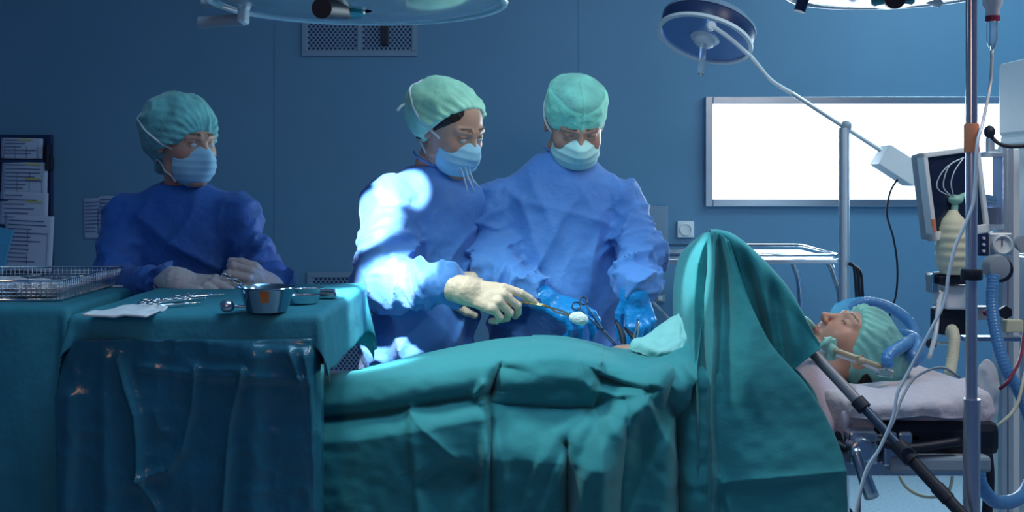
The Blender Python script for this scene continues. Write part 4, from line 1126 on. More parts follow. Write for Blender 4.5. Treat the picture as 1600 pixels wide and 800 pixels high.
# pillow
def pil(P):
    c = at(1362, 618, 2.64); q = P - V3(c); hx, hy, hz = .165, .215, .022
    d = np.maximum.reduce([np.abs(q[:, 0]) - hx, np.abs(q[:, 1]) - hy, np.abs(q[:, 2]) - hz])
    qq = np.stack([np.maximum(np.abs(q[:, 0]) - hx, 0), np.maximum(np.abs(q[:, 1]) - hy, 0), np.maximum(np.abs(q[:, 2]) - hz, 0)], 1)
    d = np.minimum(d, 0) + np.linalg.norm(qq, axis=1) - .022
    d = d - .010 * ridge(P[:, 0] * 7 + P[:, 2] * 6, P[:, 1] * 4, P[:, 2] * 9, 3) - .004 * ridge(P[:, 0] * 16, P[:, 1] * 10, P[:, 2] * 22, 6)
    return smax(d, -(ell(P, hp.w((0, -.03, .03)), (.095, .11, .105))), .012)
tag(sdf_obj('pillow', pil, at(1408, 627, 2.64) - [.31, .30, .08], at(1408, 627, 2.64) + [.31, .30, .10], .006, 'linen'), 'off-white rumpled pillow under the head of the patient', 'pillow')
S4 = strings([[(1336, 600, 2.44), (1333, 630, 2.365), (1328, 652, 2.36)], [(1380, 606, 2.42), (1382, 632, 2.36), (1384, 656, 2.355)], [(1430, 600, 2.42), (1436, 630, 2.365), (1440, 650, 2.36)], [(1480, 594, 2.43), (1484, 626, 2.37), (1486, 654, 2.365)], [(1516, 588, 2.45), (1526, 618, 2.385), (1530, 650, 2.375)]], 60, 30)
S4[:, :, 1] -= .006 * ridge(S4[:, :, 0] * 18, 0, S4[:, :, 2] * 6, 5)
tag(sheet('head_cloth', S4, 'linen', None, .003, flip=True), 'creased off-white cloth hanging over the near edge of the pillow', 'cloth')

# ---- instrument tables with cloths
def table_cloth(x0, x1, y0, y1, z, drop, flare, seed, holes=None):
    """drop: (front, right, back, left) hang lengths"""
    n = 170; lens = drop
    su = np.linspace(x0 - lens[3], x1 + lens[1], n); sv = np.linspace(y0 - lens[0], y1 + lens[2], n)
    U, W_ = np.meshgrid(su, sv, indexing='ij')
    ox = np.where(U < x0, U - x0, np.where(U > x1, U - x1, 0)); oy = np.where(W_ < y0, W_ - y0, np.where(W_ > y1, W_ - y1, 0))
    dx, dy = np.abs(ox), np.abs(oy); d = np.hypot(dx, dy)
    rr_ = .014
    dirx = np.where(d > 0, ox / (d + 1e-9), 0); diry = np.where(d > 0, oy / (d + 1e-9), 0)
    cr = np.minimum(d / (rr_ * PI / 2), 1) * PI / 2
    out = rr_ * np.sin(cr); down = np.where(cr < PI / 2, rr_ * (1 - np.cos(cr)), rr_ + d - rr_ * PI / 2)
    corner = 4 * (dx * dy) / (d * d + 1e-9) / 2
    al = U * (dy >= dx) + W_ * (dx > dy)
    hang = np.clip(down / .25, 0, 1.4)
    fold = flare * hang * (.5 + .5 * vnoise(al * 9, d * 1.2, seed, seed)) + .005 * hang * vnoise(al * 26, d * 5, seed, seed + 1)
    out = out + np.where(d > 0, fold + corner * flare * 2.0 * hang, 0)
    V = np.stack([np.clip(U, x0, x1) + dirx * out, np.clip(W_, y0, y1) + diry * out, z - down + .0015 * vnoise(U * 20, W_ * 20, 1, seed)], -1)
    return V
TX0, TX1, TY0, TY1, TZ = -.832, -.375, 2.10, 2.70, 1.143
it = empty('instrument_table', (-.6, 2.4, 0), 'instrument table under a teal cloth and glossy plastic, in front of the nurse', 'instrument table', 'draped instrument tables')
MB().box(((TX0 + TX1) / 2, (TY0 + TY1) / 2, TZ - .014), (TX1 - TX0 - .02, TY1 - TY0 - .02, .022)).build('tabletop', 'steel', it, bevel=.004)
for x in (TX0 + .05, TX1 - .05):
    MB().tube([(x, TY0 + .03, TZ - .03), (x, TY0 + .03, .06), (x, TY0 - .35, .03)], .0135, smooth=False).build('leg', 'steel', it, smooth=True)
V = table_cloth(TX0, TX1, TY0, TY1, TZ, (.070, .125, .16, .30), .022, 3)
# right-hand side drops in folds, its hem rising towards the back; corner sags at the front
tcl = sheet('table_cloth', V, 'drape_table', it, .0015)
# glossy plastic cover: front panel with side returns
nu_, nv_ = 200, 150
u = np.linspace(0, 1, nu_); vv = np.linspace(0, 1, nv_)
U, W_ = np.meshgrid(u, vv, indexing='ij')
zt, zb = TZ - .045, .30
Zc = zt + (zb - zt) * W_
lx = np.interp(Zc, [.30, .72, .98, 1.05, 1.10], [-.868, -.868, -.880, -.868, -.836]); rx = np.full_like(lx, -.366)
PC = np.stack([lx + (rx - lx) * U, np.full_like(U, 2.078), Zc], -1)
edge = np.minimum(U, 1 - U); PC[:, :, 1] += .06 * np.exp(-edge / .012)
PX = 800 + F * PC[:, :, 0] / PC[:, :, 1]; PY = 280 + F * (H - PC[:, :, 2]) / PC[:, :, 1]
D = creases(PX, PY, [('fold', [(186, 560), (196, 600), (212, 650), (216, 700), (217, 748)], .016, 5, 0),
                     ('fold', [(217, 748), (262, 735), (286, 700), (300, 640), (306, 575)], .010, 6, 0),
                     ('fold', [(306, 575), (380, 576)], .008, 4, 0), ('fold', [(382, 578), (360, 660), (350, 800)], .012, 6, 0),
                     ('fold', [(217, 748), (250, 800)], .010, 5, 0),
                     ('fold', [(478, 555), (486, 600), (494, 800)], .012, 5, 0), ('fold', [(455, 550), (470, 590)], .012, 5, 0),
                     ('fold', [(215, 572), (310, 585), (480, 592)], .006, 4, 0),
                     ('lip', [(102, 520), (180, 500), (300, 525), (430, 540), (497, 546)], .010, 2, 60),
                     ('ridge', [(400, 560), (395, 800)], .010, 18, 0), ('ridge', [(110, 620), (104, 800)], .010, 14, 0), ('ridge', [(165, 560), (170, 800)], .010, 14, 0)])
D += .006 * vnoise(PX / 60, PY / 110, 0, 31) + .0016 * ridge(PX / 26, PY / 30, 0, 32)
PC[:, :, 1] -= D
sheet('plastic_cover', PC, 'plastic_film', it, .001, flip=True)

UX0, UX1, UY0, UY1, UZ = -1.62, -.955, 2.34, 2.84, 1.130
it2 = empty('instrument_table', (-1.3, 2.6, 0), 'teal-draped table at the left edge carrying the wire basket', 'instrument table', 'draped instrument tables')
MB().box(((UX0 + UX1) / 2, (UY0 + UY1) / 2, UZ - .014), (UX1 - UX0 - .02, UY1 - UY0 - .02, .022)).build('tabletop', 'steel', it2, bevel=.004)
for x in (UX0 + .05, UX1 - .05):
    MB().tube([(x, UY0 + .03, UZ - .03), (x, UY0 + .03, .06), (x, UY0 - .35, .03)], .0135, smooth=False).build('leg', 'steel', it2, smooth=True)
sheet('table_cloth', table_cloth(UX0, UX1, UY0, UY1, UZ, (.75, .60, .20, .3), .045, 11), 'drape_table', it2, .0015)
# ================================================================== THINGS ON THE TABLES
def on(px, py, z):
    """point on a horizontal plane z seen at px, py"""
    Y = (H - z) * F / (py - 280.0); return at(px, py, Y)
# folded gauze cloth
zt_ = TZ + .0015
q = [on(128, 493, zt_ + .002), on(205, 477, zt_ + .002), on(262, 482, zt_ + .002), on(228, 494, zt_ + .002)]
G = np.zeros((30, 24, 3))
for i, s_ in enumerate(np.linspace(0, 1, 30)):
    for j, t_ in enumerate(np.linspace(0, 1, 24)):
        p = (q[0] * (1 - s_) + q[3] * s_) * (1 - t_) + (q[1] * (1 - s_) + q[2] * s_) * t_
        G[i, j] = p + [0, 0, .003 + .003 * vnoise(np.array([s_ * 6]), t_ * 5, 0, 4)[0]]
tag(sheet('gauze_cloth', G, 'strap', None, .004), 'folded white gauze cloth at the near left corner of the table', 'gauze')
# steel bowl
bc = on(417, 492, TZ + .002); bc = bc + [0, .047, 0]; bc[0] = (417 - 800) / F * bc[1]
bw = empty('steel_bowl', bc, 'round steel bowl with a painted orange glint, at the front of the table', 'bowl')
MB().lathe(bc, (0, 0, 1), [(.034, 0), (.038, .002), (.053, .044), (.0555, .047), (.0545, .049), (.051, .044), (.036, .005), (.002, .004)], 48, cap=False).add([], []).build('bowl_body', 'bowl', bw, smooth='auto')
MB().lathe(bc + [0, 0, .030], (0, 0, 1), [(.001, 0), (.046, 0), (.046, .001), (.001, .001)], 40, cap=False).build('orange_disc', 'copper_reflect', bw, smooth='auto')  # flat disc in the bowl's orange reflection colour
b = MB()
for k in range(9):
    a = -PI / 2 - .10 + (k - 4) * .045
    b.lathe(bc, (0, 0, 1), [(.001, 0)], 3) if False else None
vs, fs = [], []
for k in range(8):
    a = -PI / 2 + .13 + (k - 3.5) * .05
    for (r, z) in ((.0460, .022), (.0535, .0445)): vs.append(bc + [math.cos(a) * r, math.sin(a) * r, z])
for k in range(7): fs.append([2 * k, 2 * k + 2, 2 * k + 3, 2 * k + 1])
link_mesh('painted_orange_glint', np.array(vs), fs, M['copper_reflect'], bw, True)  # orange glint on the bowl wall, painted as a colour patch
# kidney dishes
def kidney(px, py, sc_, rot, label):
    c = on(px, py, TZ + .002); r_ = empty('kidney_dish', c, label, 'kidney dish', 'small steel dishes beside the bowl')
    n = 40; rings = []
    for (k, z) in ((.75, 0), (.85, .003), (1.0, .026), (1.04, .027), (.97, .025), (.80, .004), (.05, .003)):
        ring = []
        for i in range(n):
            a = 2 * PI * i / n; R_ = .040 * (1 - .28 * math.exp(-((a - PI / 2) / .6) ** 2))
            x, y = math.cos(a) * R_ * 1.25 * k, math.sin(a) * R_ * .8 * k
            ring.append(c + np.array([x * math.cos(rot) - y * math.sin(rot), x * math.sin(rot) + y * math.cos(rot), z / sc_]) * [1, 1, 1] * 1.0 if False else [c[0] + sc_ * (x * math.cos(rot) - y * math.sin(rot)), c[1] + sc_ * (x * math.sin(rot) + y * math.cos(rot)), c[2] + sc_ * z])
        rings.append(ring)
    vs = [p for g in rings for p in g]; fs = []
    for i in range(len(rings) - 1):
        for k in range(n): fs.append([i * n + k, i * n + (k + 1) % n, (i + 1) * n + (k + 1) % n, (i + 1) * n + k])
    link_mesh('dish_body', np.array(vs), fs, M['chrome'], r_, True)
kidney(474, 474, .68, .1, 'kidney-shaped steel dish right of the bowl, the nearer of two')
kidney(482, 462, .62, .3, 'kidney-shaped steel dish standing behind the nearer one')
c = on(513, 466, TZ + .002)
sd = empty('instrument_case', c, 'small flat steel case near the right edge of the table', 'case', None)
MB().box(c + [0, 0, .008], (.038, .03, .014)).build('case_body', 'chrome', sd, bevel=.004)
MB().box(c + [0, 0, .0175], (.034, .026, .004)).build('case_lid', 'chrome', sd, bevel=.0015)
# ladle / round-headed instrument
c = on(355, 478, TZ + .016)
ld = empty('dissecting_ball', c, 'round-headed metal instrument lying left of the bowl', 'instrument')
MB().ball(c, .0135, 20, (1.1, 1, .9)).build('head', 'steel', ld, smooth=True)
MB().cyl(c + [.008, 0, 0], c + [.075, .015, -.006], .0028).build('handle', 'steel', ld, smooth='auto')

def forceps(a, b_, open_=.010, m='chrome', parent=None, up=(0, 0, 1), ring=.0125, flat=True):
    """scissor-like clamp from ring handles at a to tips at b_; returns (blades, rings) builders"""
    a = np.array(a, float); b_ = np.array(b_, float); d = nrm(b_ - a); s = nrm(np.cross(d, up)); L = np.linalg.norm(b_ - a)
    out = []
    for sg in (-1, 1):
        m_ = MB(); r0 = a + s * sg * ring * 1.15
        m_.tube([r0 + d * ring + s * -sg * .003, a + d * L * .35 + s * sg * .006, a + d * L * .62 + s * sg * .001, a + d * L * .70 - s * sg * .002, b_ - s * sg * open_ * .2], [.0021, .0022, .003, .0024, .0012], 8)
        m_.tube([r0 + (d * math.cos(t_) + s * math.sin(t_)) * ring for t_ in np.linspace(0, 2 * PI, 20)], .0022, 8, smooth=False)
        out.append(m_)
    return out, a + d * L * .62
def forceps_thing(a, b_, label, group, **k):
    r = empty('forceps', np.minimum(a, b_), label, 'forceps', group)
    out, piv = forceps(a, b_, **k)
    for m_ in out: m_.build('arm', 'chrome', r, smooth=True)
    MB().cyl(piv - [0, 0, .004], piv + [0, 0, .004], .0035, 12).build('hinge', 'chrome', r, smooth='auto')
    return r
g_ = 'clamps laid out on the table cloth'
zz = TZ + .005
for (p1, p2, lab) in (((238, 470), (330, 459), 'steel clamp farthest back in the row by the resting hand'),
                      ((232, 474), (322, 465), 'steel clamp lying in the middle of the row on the cloth'),
                      ((236, 479), (318, 472), 'steel clamp nearest the viewer in the row on the cloth'),
                      ((284, 464), (352, 460), 'steel clamp whose tip points at the round-headed instrument'),
                      ((272, 468), (306, 457), 'short steel clamp crossing the others, nearest the resting gloved hand')):
    forceps_thing(on(p1[0], p1[1], zz), on(p2[0], p2[1], zz), lab, g_)
# clamp held by the nurse
tips = NH.tips; hold = (NH.g(.085, .02, -.035))
a_ = at(362, 436, 2.62); fh = forceps_thing(a_, hold + (hold - a_) * .35, 'steel clamp held up in the gloved fist of the nurse', None, up=(0.2, -1, .3), ring=.012)
# small strip on the left table
c = on(205, 446, UZ + .003)
tag(MB().box(c, (.10, .03, .003), np.array([[.93, -.36, 0], [.36, .93, 0], [0, 0, 1]])).build('label_strip', 'strap'), 'narrow white strip lying right of the wire basket', 'strip')

# wire basket
BX0, BX1, BY0, BY1, BZ0, BZ1 = -1.52, -.995, 2.42, 2.80, UZ + .004, UZ + .046
bk = empty('wire_basket', ((BX0 + BX1) / 2, (BY0 + BY1) / 2, BZ0), 'shallow rectangular wire mesh basket on the left table', 'wire basket')
b = MB()
for z in (BZ0, BZ1): b.tube([(BX0, BY0, z), (BX1, BY0, z), (BX1, BY1, z), (BX0, BY1, z), (BX0, BY0, z)], .0026, 8, smooth=False)
b.build('rim', 'chrome', bk, smooth=True)
b = MB(); zs_ = np.linspace(BZ0, BZ1, 6)
for z in zs_[1:-1]: b.tube([(BX0, BY0, z), (BX1, BY0, z), (BX1, BY1, z), (BX0, BY1, z), (BX0, BY0, z)], .0011, 5, smooth=False)
for x in np.arange(BX0, BX1, .011):
    for y in (BY0, BY1): b.tube([(x, y, BZ0), (x, y, BZ1)], .0011, 5, smooth=False)
for y in np.arange(BY0, BY1, .011):
    for x in (BX0, BX1): b.tube([(x, y, BZ0), (x, y, BZ1)], .0011, 5, smooth=False)
b.build('side_mesh', 'steel', bk, smooth=True)
b = MB()
for x in np.arange(BX0, BX1, .022): b.tube([(x, BY0, BZ0), (x, BY1, BZ0)], .0011, 5, smooth=False)
for y in np.arange(BY0, BY1, .022): b.tube([(BX0, y, BZ0), (BX1, y, BZ0)], .0011, 5, smooth=False)
b.build('bottom_mesh', 'steel', bk, smooth=True)
# things in the basket
rnd = random.Random(5)
for i in range(6):
    a = np.array([-1.40 + .055 * i, 2.60 + .03 * rnd.random(), BZ0 + .014 + .006 * (i % 3)]); an = rnd.uniform(-.5, .5)
    b2 = a + np.array([math.cos(an) * .15, math.sin(an) * .15, 0.006])
    forceps_thing(a, b2, ('clamp lying inside the wire basket, at its left end', 'clamp inside the basket, second from its left end', 'clamp inside the basket, left of its middle', 'clamp inside the basket, right of its middle', 'clamp inside the basket, second from its right end', 'clamp inside the basket, at its right end')[i], 'clamps in the wire basket')
def gz(c, r, sd_):
    def f(P): return ell(P, c, r) - .008 * ridge(P[:, 0] * 60, P[:, 1] * 60, P[:, 2] * 60, sd_)
    return f
c = at(62, 455, 2.46); c[2] = BZ0 + .022
tag(sdf_obj('gauze_roll', gz(c, (.052, .032, .017), 3), c - .09, c + .09, .0035, 'glove_white'), 'crumpled white gauze in the near right part of the basket', 'gauze', 'gauze in the wire basket')
c = at(8, 452, 2.50); c[2] = BZ0 + .022
tag(sdf_obj('gauze_roll', gz(c, (.060, .034, .017), 6), c - .09, c + .09, .0035, 'glove_white'), 'white gauze in the basket at the left edge of the picture', 'gauze', 'gauze in the wire basket')

# sponge stick held by the woman
tp = WH.tips[0]; sp = at(902, 497, 2.58)
ss = empty('sponge_stick', sp, 'golden metal sponge stick with a white swab tip over the drape', 'sponge stick')
st0 = WH.g(.06, .012, -.028); 
b = MB(); dd = nrm(sp - st0); side_ = nrm(np.cross(dd, (0, -1, .3)))
for sg in (-1, 1): b.tube([st0 + side_ * sg * .004, tp + (sp - tp) * .1 - side_ * sg * .002 + [0, -.004, 0], tp + (sp - tp) * .55 + side_ * sg * .0035, sp], .0022, 8)
b.build('shaft', mat('gold_metal', (.62, .45, .25), .25, 1.0, var=.04), ss, smooth=True)
Rm = frame(dd, (0, 0, 1))
def spf(P): return ell(P, sp + dd * .004, (.0150, .0255, .0155), Rm) - .0012 * vnoise(P[:, 0] * 160, P[:, 1] * 160, P[:, 2] * 160, 2)
sdf_obj('swab', spf, sp - .045, sp + .045, .0022, 'sponge', ss)
# needle holder in the surgeon's right hand, retractor and probe
hd_ = at(910, 476, 2.66)
r = empty('needle_holder', hd_, 'dark steel instrument held in the blue glove behind the swab', 'instrument')
out, piv = forceps(at(906, 474, 2.66), at(962, 540, 2.62), up=(.3, -1, .2), ring=.010)
for m_ in out: m_.build('arm', 'rod_dark', r, smooth=True)
MB().cyl(piv - [0, .004, 0], piv + [0, .004, 0], .004, 12).build('hinge', 'rod_dark', r, smooth='auto')
r = empty('retractor', at(985, 530, 2.62), 'steel tweezers held downward in the blue glove beside the towel', 'tweezers')
for dx in (-2.2, 2.2): MB().tube([at(997, 500, 2.70), at(994 + dx, 522, 2.66), at(988 + dx * .6, 545, 2.62)], [.003, .0025, .0014], 8).build('prong', 'chrome', r, smooth=True)
# dark retractor handles behind the wound
r = empty('retractor', at(970, 525, 2.74), 'dark double-bladed retractor standing in the wound', 'retractor')
MB().tube([at(962, 500, 2.76), at(972, 522, 2.74), at(976, 548, 2.72)], [.004, .008, .006], 10).build('blade', 'black', r, smooth=True)
MB().tube([at(976, 512, 2.78), at(992, 530, 2.74), at(998, 550, 2.72)], [.004, .007, .005], 10).build('blade', 'black', r, smooth=True)

# ================================================================== LAMPS
def op_lamp(c, R_, label, handle_dx, handle_tilt, nrings, group):
    r = empty('operating_lamp', c, label, 'operating lamp', group)
    c = np.array(c, float)
    MB().lathe(c, (0, 0, 1), [(R_, 0), (R_ + .006, .012), (R_ + .006, .045), (R_ * .93, .085), (R_ * .6, .13), (R_ * .2, .15), (.02, .155)], 72).build('housing', 'white_paint', r, smooth='auto')
    MB().lathe(c, (0, 0, -1), [(.03, .022), (R_ * .5, .020), (R_ * .85, .010), (R_ * .97, 0)], 72, cap=False).build('glass_cover', 'lampglass', r, smooth=True)
    ring = MB(); ring.tube([c + [math.cos(t_) * R_, math.sin(t_) * R_, -.002] for t_ in np.linspace(0, 2 * PI, 73)], .007, 10, smooth=False)
    ring.build('rim', 'white_paint', r, smooth=True)
    hub = MB().lathe(c + [handle_dx, 0, 0], (0, 0, -1), [(.045, 0), (.045, .030), (.038, .035)], 32).build('hub', 'teal_ring', r, smooth='auto')
    hc = c + [handle_dx, 0, 0]; 
    hn_ = MB().cyl(hc + [0, 0, -.02], hc + np.array(handle_tilt), .021, 28).build('sterile_handle', 'black', r, smooth='auto')
    return r
la = op_lamp(LAMP_A, .33, 'large round operating lamp at the top of the picture above the woman', -.03, (-.015, -.22, -.050), True, 'ceiling operating lamps')
# suspension of lamp A and side handle bracket
c = np.array(LAMP_A)
MB().tube([c + [0, 0, .14], c + [0, 0, .35], c + [-.3, .05, .50], c + [-.5, .05, 1.10]], .025, 14).build('suspension_arm', 'white_paint', la, smooth=True)
b = MB(); p0 = at(381, -30, 2.55); p1 = at(380, 38, 2.55)
b.box((p0 + p1) / 2, (.020, .05, abs(p0[2] - p1[2]))); b.build('bracket', 'white_paint', la, bevel=.008)
MB().tube([c + [-.30, .02, .06], at(384, -22, 2.56), at(381, 0, 2.55)], .014, 12).build('bracket_arm', 'white_paint', la, smooth=True)
MB().cyl(at(311, 36, 2.55), at(380, 31, 2.55), .0145, 24).build('side_handle', 'grey_plastic', la, smooth='auto')
MB().cyl(at(318, 4, 2.62), at(378, 0, 2.60), .0135, 24).build('side_handle', 'grey_plastic', la, smooth='auto')
lb = op_lamp(LAMP_B, .22, 'round operating lamp cut by the top edge at the right', 0, (-.03, -.10, -.035), True, 'ceiling operating lamps')
c = np.array(LAMP_B)
MB().tube([c + [0, 0, .14], c + [0, 0, .35], c + [.3, .05, .50], c + [.5, .05, 1.07]], .025, 14).build('suspension_arm', 'white_paint', lb, smooth=True)
MB().cyl(c + [-.21, .0, .02], at(1262, -10, 2.4), .010, 20).build('side_arm', 'grey_plastic', lb, smooth='auto')
MB().cyl(at(1260, -14, 2.40), at(1249, 18, 2.40), .0125, 24).build('side_handle', 'dark_blue', lb, smooth='auto')
MB().cyl(at(1445, -4, 2.4), at(1470, 4, 2.4), .012, 20).build('side_knob', 'white_paint', lb, smooth='auto')

# examination lamp on a floor stand
LY = 4.1
el = empty('examination_lamp', (at(1318, 0, LY)[0], LY, 0), 'round examination lamp on a long balanced arm in front of the window', 'lamp')
Cn = at(1101, 62, LY); n_ = nrm((-.34, -.34, -1.0))      # direction the lamp looks (down, towards us)
R_ = .172
MB().lathe(Cn, -n_, [(R_, 0), (R_ + .004, .006), (R_ + .004, .058), (R_ * .99, .064)], 64, cap=False).build('side_band', 'dark_blue', el, smooth='auto')
MB().lathe(Cn, -n_, [(R_ + .006, .060), (R_ + .006, .070), (R_ * .86, .096), (R_ * .5, .118), (.01, .126)], 64).build('domed_top', 'vent', el, smooth='auto')
MB().lathe(Cn, -n_, [(R_ + .009, -.004), (R_ + .009, .008), (R_ - .006, .008), (R_ - .006, -.004), (R_ + .009, -.004)], 64, cap=False).build('rim', 'white_paint', el, smooth='auto')
MB().lathe(Cn, -n_, [(R_ - .004, .004), (R_ * .8, .020), (R_ * .45, .036), (.04, .040)], 64).build('reflector', 'mirror_blue', el, smooth='auto')
hb = MB().lathe(Cn, n_, [(.055, -.012), (.055, -.004), (.040, .0), (.040, .014), (.030, .022), (.022, .024)], 40).build('hub', 'white_paint', el, smooth='auto')
MB().cyl(Cn + n_ * .02, at(1095, 116, LY - .06), .0125, 24).build('handle', 'clear', el, smooth='auto')
k1 = at(1112, 40, LY - .17); k2 = at(1172, 88, LY - .06)
MB().lathe(k1 + [0, .03, 0], (0, -1, 0), [(.017, 0), (.017, .028), (.012, .032)], 24).build('yoke_knob', 'white_paint', el, smooth='auto')
MB().tube([k1, (k1 + k2) / 2 + [0, 0, .006], k2], .0085, 12).build('yoke', 'white_paint', el, smooth=True)
ar = MB(); ar.tube([k2, at(1186, 104, LY - .03), at(1206, 126, LY), at(1240, 147, LY)], [.010, .008, .007, .0075], 12).build('curved_arm', 'white_paint', el, smooth=True)
MB().cyl(at(1238, 146, LY), at(1376, 235, LY), .0088, 20).build('balance_arm', 'alu', el, smooth='auto')
MB().ball(at(1322, 197, LY), .021, 24).build('pivot', 'grey_plastic', el, smooth=True)
MB().cyl((at(1319, 200, LY)[0], LY, .1), at(1319, 200, LY), .0195, 28).build('pole', 'alu', el, smooth='auto')
wc = at(1402, 259, LY); ang = -math.atan2(235 - 146, 1376 - 1238)
Rw = np.array([[math.cos(ang), 0, -math.sin(ang)], [0, 1, 0], [math.sin(ang), 0, math.cos(ang)]])
MB().box(wc, (.155, .11, .085), Rw).build('counterweight', 'white_paint', el, bevel=.004)
b = MB()
for k in range(5):
    a = 2 * PI * k / 5 + .3; x, y = at(1319, 0, LY)[0], LY
    b.tube([(x, y, .11), (x + math.cos(a) * .14, y + math.sin(a) * .14, .10), (x + math.cos(a) * .28, y + math.sin(a) * .28, .06)], .014, 10)
b.build('star_base', 'alu', el, smooth=True)
for k in range(5):
    a = 2 * PI * k / 5 + .3
    MB().lathe((x + math.cos(a) * .28, y + math.sin(a) * .28 - .01, .03), (0, 1, 0), [(.03, 0), (.03, .02)], 20).build('castor', 'black', el, smooth='auto')
MB().tube([at(1404, 278, LY), at(1391, 300, LY - .02), at(1386, 335, LY - .02), at(1396, 372, LY), at(1402, 415, LY), at(1400, 460, LY), at(1388, 500, LY), at(1350, 640, LY), (x + .05, y - .02, .12)], .0038, 8).build('power_cable', 'black', el, smooth=True)
# coiled cables hanging on the stand
b = MB()
for i, dx in enumerate((0, 5, 10)):
    b.tube([at(1326, 412, LY - .03), at(1334 + dx, 416 + i * 4, LY - .035), at(1338 + dx, 460, LY - .035), at(1342 + dx, 520, LY - .03), at(1334 + dx, 560, LY - .03), at(1322, 590, LY - .03)], .0055, 8)
tag(b.build('cable_loop', 'black', smooth=True), 'loops of black cable hanging on the pale lamp stand', 'cable')

# ================================================================== RIGHT SIDE: POLE, MONITOR, ANAESTHESIA MACHINE
ip = empty('infusion_stand', (at(1518, 0, 2.2)[0], 2.2, 0), 'tall polished infusion pole standing in front of the anaesthesia machine', 'infusion stand')
X = ip.location[0]
MB().cyl((X, 2.2, .06), (X, 2.2, .96), .0165, 36).build('outer_pole', 'copper_pole', ip, smooth='auto')
MB().cyl((X, 2.2, .95), (X, 2.2, 2.25), .0112, 36).build('inner_pole', 'copper_pole', ip, smooth='auto')
zc = at(0, 428, 2.2)[2]
MB().lathe((X, 2.2, zc - .012), (0, 0, 1), [(.019, 0), (.021, .003), (.021, .018), (.019, .022)], 32).build('height_collar', 'black', ip, smooth='auto')
zc = at(0, 215, 2.2)[2]
MB().lathe((X, 2.2, zc - .03), (0, 0, 1), [(.0135, 0), (.0145, .003), (.0145, .055), (.0135, .058)], 32).build('orange_clip', 'orange', ip, smooth='auto')
b = MB()
for k in range(5):
    a = 2 * PI * k / 5; b.tube([(X, 2.2, .10), (X + math.cos(a) * .15, 2.2 + math.sin(a) * .15, .075), (X + math.cos(a) * .28, 2.2 + math.sin(a) * .28, .035)], .012, 10)
b.build('star_base', 'steel', ip, smooth=True)
b = MB()
for sg in (-1, 1): b.tube([(X, 2.2, 2.24), (X + sg * .06, 2.2, 2.23), (X + sg * .09, 2.2, 2.25), (X + sg * .10, 2.2, 2.28)], .004, 8)
b.build('top_hooks', 'steel', ip, smooth=True)
# drip chamber with its line
dc = empty('drip_chamber', at(1551, 40, 2.3), 'clear drip chamber with pinkish fluid hanging beside the pole', 'drip chamber')
A = at(1552, 0, 2.3)
MB().lathe(at(1550, 78, 2.3), (0, 0, 1), [(.004, 0), (.008, .010), (.011, .022), (.011, .060), (.008, .070)], 24).build('chamber', 'clear', dc, smooth='auto')
MB().lathe(at(1551, 30, 2.3), (0, 0, 1), [(.010, 0), (.014, .008), (.014, .020), (.020, .030), (.020, .12)], 24).build('upper_cup', 'tube_white', dc, smooth='auto')
MB().lathe(at(1551, 34, 2.3), (0, 0, 1), [(.0148, 0), (.0148, .012)], 24).build('pink_band', 'red', dc, smooth='auto')
MB().tube([at(1550, 78, 2.3), at(1549, 110, 2.3), at(1546, 140, 2.29), at(1536, 190, 2.20), at(1527, 225, 2.17), at(1524, 280, 2.17), at(1520, 320, 2.17), at(1508, 350, 2.17), at(1493, 385, 2.17), at(1482, 430, 2.17), at(1476, 470, 2.17), at(1452, 520, 2.17), at(1420, 580, 2.18), at(1402, 615, 2.18), at(1396, 650, 2.18), at(1375, 700, 2.19), at(1350, 745, 2.2), at(1330, 860, 2.2), at(1330, 1100, 2.2)], .0036, 8).build('infusion_line', 'tube_white', dc, smooth=True)
tag(MB().tube([at(1500, 590, 2.34), at(1470, 574, 2.33), at(1430, 590, 2.33), at(1408, 625, 2.30), at(1398, 655, 2.28), at(1370, 710, 2.24), at(1345, 770, 2.22), at(1330, 900, 2.2)], .0028, 8).build('sensor_cable', 'tube_grey', smooth=True), 'thin grey cable looping over the edge of the pillow', 'cable')

# monitor
mo = empty('monitor', at(1470, 300, 2.95), 'flat grey-framed patient monitor with dark screen tilted beside the window', 'monitor')
rz = math.radians(-7); mc = at(1485, 302, 2.95); yaw = math.radians(18)
Ra = np.array([[math.cos(rz), 0, math.sin(rz)], [0, 1, 0], [-math.sin(rz), 0, math.cos(rz)]]).T
Ry = np.array([[math.cos(yaw), -math.sin(yaw), 0], [math.sin(yaw), math.cos(yaw), 0], [0, 0, 1]])
Rr = Ra @ Ry; Rr = np.array([[math.cos(rz), 0, -math.sin(rz)], [0, 1, 0], [math.sin(rz), 0, math.cos(rz)]]).T @ Ry
mw, mh = .185, .235
b = MB(); bz_ = .014
for (dx, dz, sx_, sz_) in ((0, mh / 2 - bz_ / 2, mw, bz_), (0, -mh / 2 + .012, mw, .024), (-mw / 2 + bz_ / 2, 0, bz_, mh), (mw / 2 - bz_ / 2, 0, bz_, mh)): b.box(mc + Rr @ np.array([dx, -.012, dz]), (sx_, .03, sz_), Rr)
b.build('bezel', 'white_paint', mo, bevel=.003)
MB().box(mc + Rr @ np.array([0, .012, 0]), (mw - .004, .04, mh - .004), Rr).build('back_shell', 'grey_plastic', mo, bevel=.008)
MB().box(mc + Rr @ np.array([0, -.012, .006]), (mw - .026, .012, mh - .034), Rr).build('screen', 'screen', mo)
MB().box(mc + Rr @ np.array([-mw / 2 + .004, -.029, -.075]), (.010, .003, .032), Rr).build('orange_sticker', 'orange', mo)
MB().cyl(mc + [0.02, .03, 0], mc + [.16, .10, -.02], .012, 16).build('monitor_arm', 'steel', mo, smooth='auto')

